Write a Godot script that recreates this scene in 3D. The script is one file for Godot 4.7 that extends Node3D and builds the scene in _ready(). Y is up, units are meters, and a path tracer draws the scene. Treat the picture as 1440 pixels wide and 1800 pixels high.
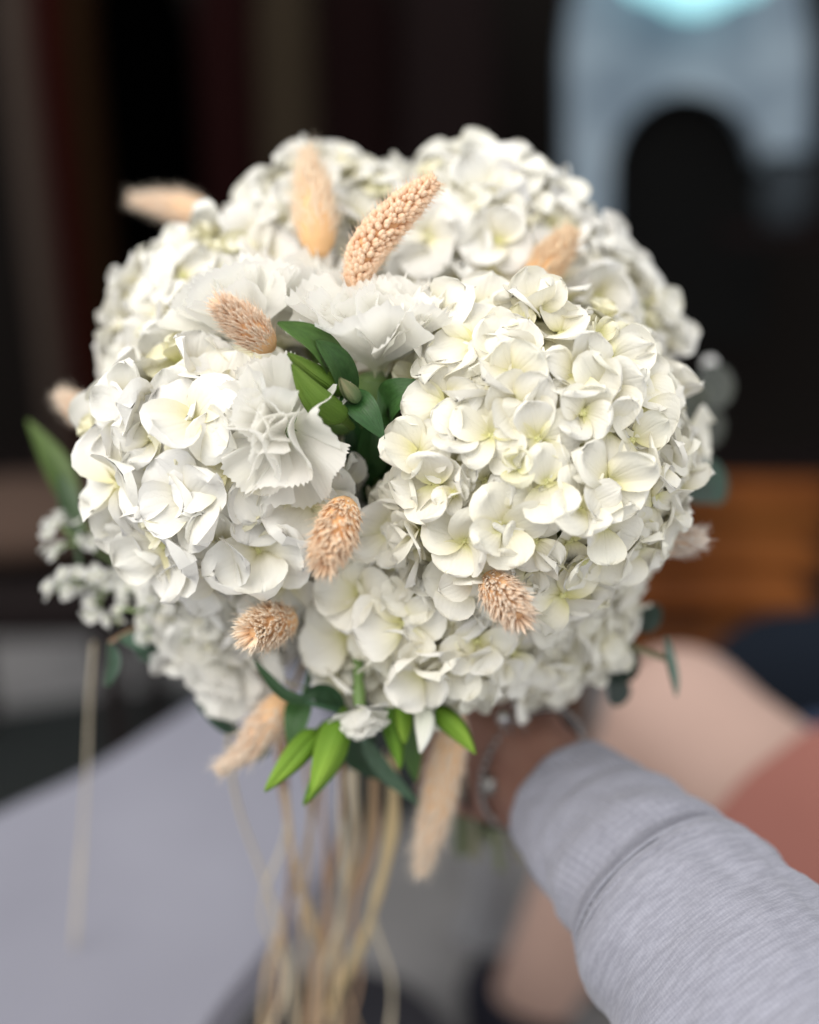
extends Node3D
# A hand-tied bouquet of white hydrangeas and carnations held up close, blurred room behind.

const K := 1930.06            # picture heights: 1800 = 2 * K * tan(25 deg)
var cam_t: Transform3D
var rng := RandomNumberGenerator.new()
var mats := {}

# ---------------------------------------------------------------- geometry collector
class Geo:
	var v := PackedVector3Array()
	var c := PackedColorArray()
	var t := PackedVector2Array()
	var i := PackedInt32Array()

	func sheet(nu: int, nv: int, fn: Callable, wrap := false) -> void:
		var o := v.size()
		for b in nv + 1:
			for a in nu + 1:
				var r = fn.call(float(a) / nu, float(b) / nv)
				v.append(r[0]); c.append(r[1]); t.append(Vector2(float(a) / nu, float(b) / nv) if r.size() < 3 else r[2])
		for b in nv:
			for a in nu:
				var p := o + b * (nu + 1) + a
				i.append_array([p, p + 1, p + nu + 1, p + 1, p + nu + 2, p + nu + 1])

	func tube(pts: Array, radii: Array, sides: int, col: Color, caps := true) -> void:
		var o := v.size()
		var n := pts.size()
		var d0: Vector3 = (pts[1] - pts[0]).normalized()
		var ref := d0.cross(Vector3.UP if absf(d0.y) < 0.9 else Vector3.RIGHT).normalized()
		for k in n:
			var d: Vector3 = (pts[mini(k + 1, n - 1)] - pts[maxi(k - 1, 0)]).normalized()
			ref = (ref - d * ref.dot(d)).normalized()
			var bi := d.cross(ref)
			for s in sides:
				var an := TAU * s / sides
				v.append(pts[k] + (ref * cos(an) + bi * sin(an)) * radii[k]); c.append(col)
				t.append(Vector2(float(s) / sides, float(k) / n))
		for k in n - 1:
			for s in sides:
				var a := o + k * sides + s
				var b := o + k * sides + (s + 1) % sides
				i.append_array([a, a + sides, b, b, a + sides, b + sides])
		if caps:
			for e in [0, n - 1]:
				var m := v.size()
				v.append(pts[e]); c.append(col); t.append(Vector2(0.5, 0.5))
				for s in sides:
					var a: int = o + e * sides + s
					var b: int = o + e * sides + (s + 1) % sides
					if e == 0: i.append_array([m, a, b])
					else: i.append_array([m, b, a])

	func blob(x: Transform3D, sides: int, rings: int, col: Color, tip := Color(-1, 0, 0)) -> void:   # unit ball under a transform, poles along y
		var o := v.size()
		for b in rings + 1:
			var th := PI * b / rings
			for s in sides:
				var an := TAU * s / sides
				v.append(x * Vector3(sin(th) * cos(an), -cos(th), sin(th) * sin(an)))
				c.append(col if tip.r < 0 else col.lerp(tip, float(b) / rings)); t.append(Vector2(float(s) / sides, float(b) / rings))
		for b in rings:
			for s in sides:
				var p := o + b * sides + s
				var q := o + b * sides + (s + 1) % sides
				i.append_array([p, p + sides, q, q, p + sides, q + sides])

	func spike(x: Transform3D, col: Color, tip: Color) -> void:      # four-sided pointed scale along y, length 1, half width 1
		var o := v.size()
		for r in [[0.0, 0.35, 0.0], [0.4, 1.0, 0.45], [0.75, 0.55, 0.8]]:
			for s in 4:
				var an: float = TAU * s / 4
				v.append(x * Vector3(cos(an) * r[1], r[0], sin(an) * r[1] * 0.6)); c.append(col.lerp(tip, r[2])); t.append(Vector2(s / 4.0, r[0]))
		v.append(x * Vector3(0, 1, 0)); c.append(tip); t.append(Vector2(0, 1))
		for b in 2:
			for s in 4:
				var p := o + b * 4 + s
				var q := o + b * 4 + (s + 1) % 4
				i.append_array([p, p + 4, q, q, p + 4, q + 4])
		for s in 4:
			i.append_array([o + 8 + s, o + 12, o + 8 + (s + 1) % 4])

	func box(x: Transform3D, size: Vector3, ch: float, col: Color) -> void:   # box with chamfered edges
		var h := size / 2
		var pts := []
		for sx in [-1, 1]:
			for sy in [-1, 1]:
				for sz in [-1, 1]:
					for ax in 3:
						var q := Vector3(h.x - ch, h.y - ch, h.z - ch)
						q[ax] = h[ax]
						pts.append(Vector3(q.x * sx, q.y * sy, q.z * sz))
		hull(pts, x, col)

	func hull(pts: Array, x: Transform3D, col: Color) -> void:
		var n := pts.size()
		var planes := []
		for a in n:
			for b in range(a + 1, n):
				for e in range(b + 1, n):
					var nr: Vector3 = (pts[b] - pts[a]).cross(pts[e] - pts[a])
					if nr.length() < 1e-9: continue
					nr = nr.normalized()
					var d: float = nr.dot(pts[a])
					var hi := -1e9
					var lo := 1e9
					for p in pts:
						hi = maxf(hi, nr.dot(p) - d); lo = minf(lo, nr.dot(p) - d)
					if hi > 1e-6 and lo < -1e-6: continue
					if hi > 1e-6: nr = -nr
					var dd: float = nr.dot(pts[a])
					var known := false
					for pl in planes:
						if (pl[0] - nr).length() < 1e-4 and absf(pl[1] - dd) < 1e-6: known = true
					if not known: planes.append([nr, dd])
		for pl in planes:
			var on := []
			var m := Vector3.ZERO
			for p in pts:
				if absf(pl[0].dot(p) - pl[1]) < 1e-6: on.append(p); m += p
			m /= on.size()
			var ux: Vector3 = (on[0] - m).normalized()
			var uy: Vector3 = pl[0].cross(ux)
			on.sort_custom(func(p, q): return atan2((p - m).dot(uy), (p - m).dot(ux)) < atan2((q - m).dot(uy), (q - m).dot(ux)))
			var o := v.size()
			for p in on:
				v.append(x * p); c.append(col); t.append(Vector2((p - m).dot(ux), (p - m).dot(uy)))
			for k in range(1, on.size() - 1): i.append_array([o, o + k + 1, o + k])

	func add(g: Geo, x: Transform3D) -> void:
		var o := v.size()
		for p in g.v: v.append(x * p)
		c.append_array(g.c); t.append_array(g.t)
		for k in g.i: i.append(k + o)

	func mesh() -> ArrayMesh:
		var nm := PackedVector3Array()
		nm.resize(v.size())
		for k in range(0, i.size(), 3):
			var a := v[i[k]]
			var n := (v[i[k + 2]] - a).cross(v[i[k + 1]] - a)
			nm[i[k]] += n; nm[i[k + 1]] += n; nm[i[k + 2]] += n
		for k in nm.size(): nm[k] = nm[k].normalized() if nm[k].length_squared() > 1e-30 else Vector3.UP
		var arr := []
		arr.resize(Mesh.ARRAY_MAX)
		arr[Mesh.ARRAY_VERTEX] = v; arr[Mesh.ARRAY_NORMAL] = nm; arr[Mesh.ARRAY_COLOR] = c; arr[Mesh.ARRAY_TEX_UV] = t; arr[Mesh.ARRAY_INDEX] = i
		var m := ArrayMesh.new()
		m.add_surface_from_arrays(Mesh.PRIMITIVE_TRIANGLES, arr)
		return m

# ---------------------------------------------------------------- scene helpers
func P(px: float, py: float, d: float) -> Vector3:
	return cam_t * Vector3((px - 720.0) / K * d, -(py - 900.0) / K * d, -d)

func D(x: float, y: float, z: float) -> Vector3:      # a direction given across, up and towards the viewer
	return (cam_t.basis * Vector3(x, y, z)).normalized()

func on_level(px: float, py: float, y: float) -> Vector3:
	var r := P(px, py, 1.0) - cam_t.origin
	return cam_t.origin + r * ((y - cam_t.origin.y) / r.y)

func on_wall(px: float, py: float, z: float) -> Vector3:
	var r := P(px, py, 1.0) - cam_t.origin
	return cam_t.origin + r * ((z - cam_t.origin.z) / r.z)

func tag(o: Node, label: String, category: String, group := "") -> Node:
	o.set_meta("label", label); o.set_meta("category", category)
	if group: o.set_meta("group", group)
	return o

var taken := {}
func numbered(n: String) -> String:
	taken[n] = taken.get(n, -1) + 1
	return n if taken[n] == 0 else "%s_%03d" % [n, taken[n]]

func thing(called: String, label: String, category: String, at: Vector3, group := "") -> Node3D:
	var o := Node3D.new()
	o.name = numbered(called)
	add_child(o)
	o.position = at
	tag(o, label, category, group)
	return o

func part(called: String, m: Mesh, mat: Material, parent: Node, x := Transform3D()) -> MeshInstance3D:
	var o := MeshInstance3D.new()
	var n := 0
	var key := called
	while parent.has_node(key):
		n += 1
		key = "%s_%03d" % [called, n]
	o.name = key
	o.mesh = m; o.material_override = mat; o.transform = x
	parent.add_child(o, true)
	return o

func local(g: Geo, parent: Node3D) -> Mesh:           # geometry made in world places, moved into a thing's own axes
	for k in g.v.size(): g.v[k] -= parent.position
	return g.mesh()

func structure(called: String, g: Geo, mat: Material) -> MeshInstance3D:
	var o := part(called, g.mesh(), mat, self)
	o.set_meta("kind", "structure")
	return o

func frame(n: Vector3, spin: float) -> Basis:
	var x := n.cross(Vector3.UP if absf(n.y) < 0.95 else Vector3.RIGHT).normalized()
	return Basis(x, n, x.cross(n)) * Basis(Vector3.UP, spin)

func curve(pts: Array, n: int) -> Array:              # Catmull-Rom through points
	var out := []
	for k in n + 1:
		var f := float(k) / n * (pts.size() - 1)
		var s := mini(int(f), pts.size() - 2)
		var u := f - s
		var p1: Vector3 = pts[s]
		var p2: Vector3 = pts[s + 1]
		var p0: Vector3 = pts[s - 1] if s > 0 else p1 * 2 - p2
		var p3: Vector3 = pts[s + 2] if s + 2 < pts.size() else p2 * 2 - p1
		out.append(p1.cubic_interpolate(p2, p0, p3, u))
	return out

func R(a: float, b: float) -> float:
	return rng.randf_range(a, b)

func std(key: String, col: Color, rough: float, vertex := false, back := 0.0, spec := 0.5) -> StandardMaterial3D:
	if mats.has(key): return mats[key]
	var m := StandardMaterial3D.new()
	m.resource_name = key
	m.albedo_color = col.linear_to_srgb()
	m.roughness = rough
	m.metallic_specular = spec
	m.vertex_color_use_as_albedo = vertex
	if back > 0:
		m.backlight_enabled = true
		m.backlight = Color(back, back, back)
	m.cull_mode = BaseMaterial3D.CULL_DISABLED
	mats[key] = m
	return m

# ---------------------------------------------------------------- petals
func vein_texture(fans: float, seed_: int) -> ImageTexture:
	var im := Image.create(192, 256, false, Image.FORMAT_RGB8)
	var nz := FastNoiseLite.new()
	nz.seed = seed_; nz.frequency = 0.035
	for y in 256:
		for x in 192:
			var u := (x / 191.0 - 0.5) * 2
			var v := y / 255.0
			var f := u * fans * (1.35 - 0.5 * v) + nz.get_noise_2d(x, y) * 0.35
			var h := 0.62 + 0.28 * pow(absf(sin(f * PI)), 0.55) + 0.10 * nz.get_noise_2d(x * 3.1, y * 3.1)
			h -= 0.3 * exp(-u * u * 500)
			h = clampf(h, 0, 1)
			im.set_pixel(x, y, Color(h, h, h))
	return ImageTexture.create_from_image(im)

const PAL := {
	"cream": [Color(0.75, 0.72, 0.38), Color(0.88, 0.84, 0.68), Color(0.91, 0.89, 0.815)],
	"white": [Color(0.80, 0.755, 0.47), Color(0.89, 0.86, 0.745), Color(0.91, 0.90, 0.865)],
	"green": [Color(0.66, 0.68, 0.25), Color(0.81, 0.785, 0.47), Color(0.87, 0.84, 0.66)],
}
var petal_geo := {}
var petal_mesh := {}

func make_petal(pal: Array, wide: float, cup: float, curl: float, wave: float, tooth: float, nu := 8, nv := 8) -> Geo:
	var g := Geo.new()
	var ph := R(0, TAU)
	var ph2 := R(0, TAU)
	var skew := R(-0.07, 0.07)
	var fr := 2.0 + rng.randi() % 3
	var tn := []
	for k in 40: tn.append(R(-1, 1))
	g.sheet(nu, nv, func(a, b):
		var u: float = a * 2 - 1
		var y: float = (1 - cos(PI * (0.04 + 0.96 * b))) / 2
		var w: float = wide * 0.5 * (2.0 * sqrt(maxf(y * (1 - y), 0.0)) * (0.60 + 0.52 * y)) + 0.035 * (1 - y)
		var e := maxf(absf(u), smoothstep(0.5, 1.0, y))
		var out: float = 1.0 + (tooth * tn[int(b * nv) * 2 + (1 if u > 0 else 0)] if absf(u) > 0.99 else 0.0)
		var x: float = u * w * out + skew * y * y
		var z: float = y * (1.0 + (tooth * 0.8 * tn[20 + int(a * nu)] if b > 0.99 else 0.0))
		var h: float = cup * (x * x / (wide * wide * 0.25)) * 0.22 + curl * y * y * 0.5 + wave * 0.09 * sin(fr * u * 1.5 + ph + y * 3.0) * e * e
		h += 0.02 * sin(y * 5 + ph2) - 0.012 * exp(-u * u * 60) * sin(PI * y)
		var col: Color = pal[0].lerp(pal[1], smoothstep(0.02, 0.30, y)).lerp(pal[2], smoothstep(0.25, 0.72, y))
		return [Vector3(x, h, z), col])
	return g

func build_petals() -> void:
	for key in PAL:
		petal_geo[key] = []
		petal_mesh[key] = []
		for k in 18:
			var tooth := 0.0 if k % 3 else 0.045
			var p: Array = PAL[key].duplicate()
			var tone := R(0.94, 1.02)
			for q in 3: p[q] = Color(p[q].r * tone, p[q].g * tone, p[q].b * tone * R(0.96, 1.02))
			var g := make_petal(p, R(1.1, 1.5), R(0.1, 1.4), R(-0.9, 0.5), R(0.6, 2.0), tooth)
			petal_geo[key].append(g)
			petal_mesh[key].append(g.mesh())

var button_mesh: ArrayMesh
func build_button() -> void:
	var g := Geo.new()
	var cols := [Color(0.66, 0.66, 0.30), Color(0.72, 0.70, 0.36)]
	for k in 4:
		var an := TAU * k / 4 + 0.4
		g.blob(Transform3D(Basis.from_scale(Vector3(0.62, 0.8, 0.62)), Vector3(cos(an) * 0.42, 0.75, sin(an) * 0.42)), 7, 5, cols[k % 2])
	g.tube([Vector3(0, -1.2, 0), Vector3(0, 0.4, 0), Vector3(0, 0.75, 0)], [0.35, 0.5, 0.8], 8, cols[0])
	button_mesh = g.mesh()

func floret(parent: Node3D, at: Vector3, n: Vector3, spin: float, L: float, pal: String, cup_deg: float) -> void:
	var f := Node3D.new()
	var k0 := 0
	f.name = "floret"
	while parent.has_node(NodePath(f.name)):
		k0 += 1
		f.name = "floret_%03d" % k0
	f.transform = Transform3D(frame(n, spin), at)
	parent.add_child(f, true)
	for k in 4:
		var upper := k % 2
		var tilt := deg_to_rad(cup_deg + R(-9, 12) + (7 if upper else 0) + (R(15, 45) if rng.randf() < 0.11 else 0.0))
		var s := L * R(0.88, 1.1)
		var b := Basis(Vector3.UP, k * PI / 2 + R(-0.16, 0.16)) * Basis(Vector3.RIGHT, -tilt) * Basis(Vector3.BACK, 0.20 + R(-0.22, 0.22))
		var x := Transform3D(b.scaled_local(Vector3(s * R(0.92, 1.08), s, s)), Vector3(0, 0.0011 * upper + R(0, 0.0005), 0) + b.z * 0.0008)
		part("petal", petal_mesh[pal][rng.randi() % 18], mats.petal, f, x)
	part("button", button_mesh, mats.button, f, Transform3D(Basis.from_scale(Vector3.ONE * 0.0017 * R(0.85, 1.15)), Vector3.ZERO))

# every bloom: centre pixel, depth, radius (m), petal length (m), palette, hand-placed florets
var blooms := []
var ball_at: Vector3
var keep_out := []                                     # spheres that florets stay clear of

func in_gap(w: Vector3) -> bool:                       # the leafy gap runs from the middle of the ball outwards
	for q in gaps:
		var a: Vector3 = q[0]
		var d: Vector3 = q[1]
		var u := clampf((w - a).dot(d), 0.0, 0.12)
		if (w - a - d * u).length() < q[2]: return true
	return false
var gaps := []

func add_bloom(idx: int, label: String, anchors: Array) -> void:
	var bl: Dictionary = blooms[idx]
	var c: Vector3 = bl.c
	var r: float = bl.r
	var L: float = bl.L
	rng.seed = 5000 + idx * 17
	var t := thing("hydrangea_bloom", label, "hydrangea", c, "white hydrangea blooms in the bouquet")
	var placed := []
	for a in anchors:                                  # [px, py, across, up, towards, size, cup, spin]
		var dir := (P(a[0], a[1], 1.0) - cam_t.origin).normalized()
		var oc := cam_t.origin - c
		var bb := oc.dot(dir)
		var disc := bb * bb - (oc.length_squared() - r * r)
		var at := cam_t.origin + dir * (-bb - sqrt(maxf(disc, 0.0)))
		var n := (D(a[2], a[3], a[4]) * 0.6 + (at - c).normalized() * 0.4).normalized()
		placed.append([at - c, a[5]])
		floret(t, at - c + n * 0.002, n, a[7], L * a[5], bl.pal, a[6] * 0.85)
	var count := 1600
	var tries := []
	for k in count:
		var y := 1.0 - 2.0 * (k + 0.5) / count
		var an := k * 2.39996
		tries.append(Vector3(cos(an) * sqrt(1 - y * y), y, sin(an) * sqrt(1 - y * y)))
	for k in range(count - 1, 0, -1):
		var q := rng.randi() % (k + 1)
		var tmp = tries[k]
		tries[k] = tries[q]; tries[q] = tmp
	var inner := Geo.new()
	var stalks := Geo.new()
	var inner_at := []
	var fill := []
	for d in tries:
		var out: float = r + R(-0.0045, 0.0022)
		var at: Vector3 = d * out
		var w := c + at
		if d.dot((cam_t.origin - w).normalized()) < -0.42: continue
		if (w - ball_at).length() < 0.068: continue
		var bad := false
		for q in blooms.size():
			if q != idx and (w - blooms[q].c).length() < blooms[q].r - (0.010 if q < idx else 0.004): bad = true
		if in_gap(w): bad = true
		for s in keep_out:
			if (w - s[0]).length() < s[1]: bad = true
		if bad: continue
		var near := 9.0
		for p in placed: near = minf(near, (p[0] - at).length() / (L * 0.71 * (0.5 + 0.5 * p[1])))
		if near < 1.0: continue
		placed.append([at, 1.0])
		var n: Vector3 = (d + Vector3(R(-1, 1), R(-1, 1), R(-1, 1)) * 0.38).normalized()
		var young := rng.randf() < 0.07
		fill.append([d.dot((cam_t.origin - w).normalized()), at, n, R(0, TAU), L * (0.62 if young else R(0.82, 1.08)), "green" if young else bl.pal, (55.0 if young else R(3, 34))])
		stalks.tube([d * r * 0.3, d * out * 0.8 + Vector3(R(-1, 1), R(-1, 1), R(-1, 1)) * 0.002, at], [0.0012, 0.0008, 0.0011], 5, Color(0.42, 0.48, 0.16), false)
	fill.sort_custom(func(a, b): return a[0] > b[0])
	var outer := Geo.new()
	for k in fill.size():                              # those turned most to the viewer one by one, the rest joined
		var q: Array = fill[k]
		if k + anchors.size() < 74: floret(t, q[1], q[2], q[3], q[4], q[5], q[6])
		else:
			var fb := frame(q[2], q[3])
			for m in 4:
				var b := fb * Basis(Vector3.UP, m * PI / 2 + R(-0.16, 0.16)) * Basis(Vector3.RIGHT, -deg_to_rad(q[6] + R(-9, 16))) * Basis(Vector3.BACK, 0.2)
				outer.add(petal_geo[q[5]][rng.randi() % 18], Transform3D(b.scaled_local(Vector3.ONE * q[4]), q[1]))
	if outer.v.size(): part("rim_petals", outer.mesh(), mats.petal, t).set_meta("kind", "stuff")
	for d in tries:
		var at: Vector3 = d * (r - 0.0055 + R(-0.003, 0.002))
		if d.dot((cam_t.origin - c - at).normalized()) < -0.2: continue
		var near := 9.0
		for p in inner_at: near = minf(near, (p - at).length())
		if near < L * 0.85: continue
		var bad := false
		if in_gap(c + at): bad = true
		for s in keep_out:
			if (c + at - s[0]).length() < s[1]: bad = true
		if bad: continue
		inner_at.append(at)
		var fb := frame((d + Vector3(R(-1, 1), R(-1, 1), R(-1, 1)) * 0.4).normalized(), R(0, TAU))
		for k in 4:
			var b := fb * Basis(Vector3.UP, k * PI / 2) * Basis(Vector3.RIGHT, -deg_to_rad(R(5, 40)))
			inner.add(petal_geo["green"][rng.randi() % 18], Transform3D(b.scaled_local(Vector3.ONE * L * 0.9), at))
	stalks.tube([Vector3.ZERO, (ball_at + D(0.1, -1, -0.3) * 0.1 - c) * 0.5], [0.004, 0.0035], 8, Color(0.2, 0.3, 0.08))
	part("inner_petals", inner.mesh(), mats.petal, t).set_meta("kind", "stuff")
	part("stalks", stalks.mesh(), mats.stalk, t).set_meta("kind", "stuff")

# ---------------------------------------------------------------- carnations
func carnation_petal(half: float, ruffle: float, fr: float, curl: float, pal: Array) -> Geo:
	var g := Geo.new()
	var p1 := R(0, TAU)
	var p2 := R(0, TAU)
	var tn := []
	for k in 40: tn.append(R(0.0, 1.0) * (1.0 if k % 2 else 0.2))
	g.sheet(36, 10, func(a, b):
		var u: float = a * 2 - 1
		var an: float = u * half * smoothstep(0.0, 0.45, b) * (1 + 0.1 * sin(3 * u + p1))
		var r: float = b * (1.0 - 0.10 * u * u) + (0.075 * tn[int(round(a * 36))] if b > 0.99 else 0.0)
		var ramp: float = smoothstep(0.28, 1.0, b)
		var h: float = ruffle * ramp * (0.13 * sin(fr * u + p1) + 0.045 * sin(fr * 2.6 * u + p2 + b * 2)) + curl * b * b * 0.5
		var side: float = ruffle * ramp * 0.06 * cos(fr * u * 1.4 + p2)
		var col: Color = pal[0].lerp(pal[1], smoothstep(0.1, 0.45, b))
		return [Vector3(r * sin(an) + side, h, r * cos(an) + 0.03 * ramp * sin(fr * u + p2)), col])
	return g

var carn_mesh := []
func build_carnation_petals() -> void:
	rng.seed = 77
	for k in 18:
		carn_mesh.append(carnation_petal(R(0.5, 0.8), R(0.8, 1.5), R(2.2, 4.2), R(-0.7, 0.2), [Color(0.90, 0.895, 0.74), Color(0.965, 0.96, 0.925)]).mesh())

func carnation(label: String, base: Vector3, axis: Vector3, L: float, n: int, lo: float, hi: float) -> Node3D:
	rng.seed = 900 + n * 31 + int(L * 10000)
	var t := thing("carnation", label, "carnation", base, "white carnations in the bouquet")
	var fb := frame(axis, R(0, TAU))
	for k in n:
		var f := float(k) / (n - 1)
		var el := deg_to_rad(lerpf(lo, hi, pow(f, 0.8)) + R(-10, 10))
		var s := L * lerpf(1.0, 0.72, f) * R(0.9, 1.08)
		var b := fb * Basis(Vector3.UP, k * 2.39996 + R(-0.25, 0.25)) * Basis(Vector3.RIGHT, -el) * Basis(Vector3.BACK, R(-0.5, 0.5) * (0.3 + f))
		part("petal", carn_mesh[rng.randi() % 18], mats.carnation, t, Transform3D(b.scaled_local(Vector3.ONE * s), fb * Vector3(R(-0.002, 0.002), 0.001 + 0.004 * f, R(-0.002, 0.002))))
	var g := Geo.new()
	g.tube([axis * -L * 0.75, axis * -L * 0.7, axis * -L * 0.3, axis * 0.002], [0.002, L * 0.14, L * 0.2, L * 0.17], 12, Color(0.16, 0.26, 0.08))
	part("calyx", g.mesh(), mats.leaf_plain, t)
	var s2 := Geo.new()
	s2.tube([axis * -L * 0.7, axis * -L * 1.6], [0.0022, 0.0022], 8, Color(0.16, 0.26, 0.08))
	part("stem", s2.mesh(), mats.leaf_plain, t)
	return t

# ---------------------------------------------------------------- dried grass heads
func seed_head(label: String, pts: Array, rad: float, style: String, prof: Array, count: int, tone := Color(1, 1, 1)) -> Node3D:
	var base: Vector3 = pts[0]
	var t := thing("dried_grass_head", label, "dried grass", base, "peach dried grass heads in the bouquet")
	var ax := curve(pts, 24)
	var core := Geo.new()
	var radii := []
	var rr := func(f: float) -> float:
		var x := f * (prof.size() - 1)
		var q := mini(int(x), prof.size() - 2)
		return lerpf(prof[q], prof[q + 1], x - q) * rad
	for k in 25: radii.append(maxf(rr.call(k / 24.0) * 0.70, 0.0004))
	var dark := Color(0.88, 0.56, 0.31) * tone
	core.tube(ax, radii, 12, dark)
	part("core", local(core, t), mats.straw, t)
	var g := Geo.new()
	var hair := Geo.new()
	var p0 := Color(0.92, 0.61, 0.38) * tone
	var p1 := Color(0.94, 0.73, 0.55) * tone
	var p2 := Color(0.94, 0.85, 0.74) * tone
	if style == "bead": count = int(count * 1.15)
	else: count = int(count * 2.5)
	for k in count:
		var f := (k + 0.5) / count
		f = clampf(f + R(-0.012, 0.012), 0.0, 0.999)
		var x := f * 24
		var q := mini(int(x), 23)
		var p: Vector3 = ax[q].lerp(ax[q + 1], x - q)
		var d: Vector3 = (ax[q + 1] - ax[q]).normalized()
		var fb := frame(d, 0.0)
		var an := k * 2.39996 + R(-0.35, 0.35)
		var o := fb * Vector3(cos(an), 0, sin(an))
		var r: float = rr.call(f)
		var col := p0.lerp(p1, R(0, 1))
		if style == "bead":
			var s := 0.00115 * R(0.75, 1.2) * (0.6 + 0.4 * minf(r / rad * 1.4, 1.0))
			var dirb := (o + d * 0.7).normalized()
			g.blob(Transform3D(frame(dirb, R(0, TAU)).scaled_local(Vector3(s, s * 1.45, s)), p + o * r * 0.86), 6, 4, col, p1.lerp(p2, R(0, 0.5)))
			if true:
				var hd := (o + d * R(0.3, 1.0)).normalized()
				hair.spike(Transform3D(frame(hd, R(0, TAU)).scaled_local(Vector3(0.00011, R(0.003, 0.0055), 0.00016)), p + o * r * 0.85), p0, p2)
		else:
			var open := R(0.30, 0.62) if style == "open" else R(0.18, 0.42)
			if style == "open": open *= lerpf(0.7, 1.15, f)
			var dirs := (d + o * open + Vector3(R(-1, 1), R(-1, 1), R(-1, 1)) * 0.10).normalized()
			var len := (0.0062 if style == "open" else 0.0054) * R(0.8, 1.2) * (rad / 0.0085)
			var wd := (0.00066 if style == "open" else 0.00052) * R(0.8, 1.25) * (rad / 0.0085)
			var b := frame(dirs, 0.0)
			var want := (o - dirs * o.dot(dirs)).normalized()
			b = Basis(dirs.cross(want).normalized(), dirs, want) if want.length() > 0.5 else b
			g.spike(Transform3D(b.scaled_local(Vector3(wd, len, wd)), p + o * r * 0.58), col.lerp(dark, R(0, 0.3)), p1.lerp(p2, R(0.35, 1.0)))
			if style == "fluff" or k % 2 == 0:
				var hd := (d * 1.2 + o * R(0.3, 0.9)).normalized()
				hair.spike(Transform3D(frame(hd, R(0, TAU)).scaled_local(Vector3(0.00010, R(0.006, 0.0105) * (rad / 0.0085), 0.00014)), p + o * r * 0.6), p1, p2)
	part("seed_scales", local(g, t), mats.straw, t).set_meta("kind", "stuff")
	if hair.v.size(): part("bristles", local(hair, t), mats.straw, t).set_meta("kind", "stuff")
	var d0: Vector3 = (ax[1] - ax[0]).normalized()
	var st := Geo.new()
	st.tube([ax[0] + d0 * 0.002, ax[0] + (ax[0] - cam_t.origin).normalized() * 0.022, ax[0].lerp(ball_at, 0.45) + (ax[0] - cam_t.origin).normalized() * 0.02], [0.0011, 0.001, 0.001], 7, Color(0.62, 0.46, 0.24))
	part("stem", local(st, t), mats.straw, t)
	return t

# ---------------------------------------------------------------- leaves, buds, sprigs
func leaf_geo(g: Geo, pts: Array, width: float, nrm: Vector3, fold: float, col: Color, col2: Color, tipness := 1.0, twist := 0.0) -> void:
	var n := 16
	var ax := curve(pts, n)
	var ph := R(0, TAU)
	g.sheet(8, n, func(a, b):
		var u: float = a * 2 - 1
		var k := int(round(b * n))
		var d: Vector3 = (ax[mini(k + 1, n)] - ax[maxi(k - 1, 0)]).normalized()
		var up := (nrm - d * nrm.dot(d)).normalized().rotated(d, twist * b)
		var sd := d.cross(up)
		var w: float = width * 0.5 * pow(maxf(sin(PI * pow(b, 0.72 * tipness) * 0.985 + 0.01), 0.0), 0.85) + 0.0006 * (1 - b)
		var h := fold * absf(u) * w + 0.03 * width * sin(b * 9 + ph + u * 2) * u * u
		return [ax[k] + sd * u * w + up * h, col.lerp(col2, b * 0.7 + 0.15 * absf(u))])

func one_leaf(called: String, label: String, category: String, pts: Array, width: float, nrm: Vector3, fold: float, col: Color, col2: Color, group := "", tipness := 1.0, twist := 0.0) -> Node3D:
	var t := thing(called, label, category, pts[0], group)
	var g := Geo.new()
	leaf_geo(g, pts, width, nrm, fold, col, col2, tipness, twist)
	part("blade", local(g, t), mats.leaf, t)
	var s := Geo.new()
	var d: Vector3 = (pts[1] - pts[0]).normalized()
	s.tube([pts[0] + d * 0.002, pts[0] - d * 0.012], [0.001, 0.0012], 6, col)
	part("stalk", local(s, t), mats.leaf_plain, t)
	return t

func bud(label: String, base: Vector3, tip: Vector3, rad: float, col: Color, col2: Color, called := "flower_bud", category := "flower bud") -> Node3D:
	var t := thing(called, label, category, base, "pointed flower buds under and inside the bouquet")
	var d := (tip - base)
	var fb := frame(d.normalized(), R(0, TAU))
	var L := d.length()
	var bend := fb.x * L * R(-0.08, 0.08)
	for s in 3:                                        # three sepals folded round each other
		var g := Geo.new()
		var off := TAU * s / 3.0
		g.sheet(8, 14, func(a, b):
			var an: float = off + (a - 0.5) * TAU * 0.40
			var r: float = rad * pow(sin(PI * clampf(pow(b, 0.62) * 0.97 + 0.03, 0, 1)), 0.8) * (1.0 + 0.10 * cos((a - 0.5) * PI)) + 0.0003 * s
			r *= 0.9 + 0.08 * cos((a - 0.5) * TAU * 1.5)
			return [base + d * b + bend * sin(PI * b) + (fb * Vector3(cos(an), 0, sin(an))) * r, col.lerp(col2, smoothstep(0.1, 0.9, b) * (0.7 + 0.3 * cos((a - 0.5) * 9)))])
		part("sepal", local(g, t), mats.bud, t)
	var st := Geo.new()
	st.tube([base + d * 0.06, base - d.normalized() * 0.004 + (base - cam_t.origin).normalized() * 0.012], [rad * 0.35, rad * 0.28], 7, col)
	part("stem", local(st, t), mats.leaf_plain, t)
	return t

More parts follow.
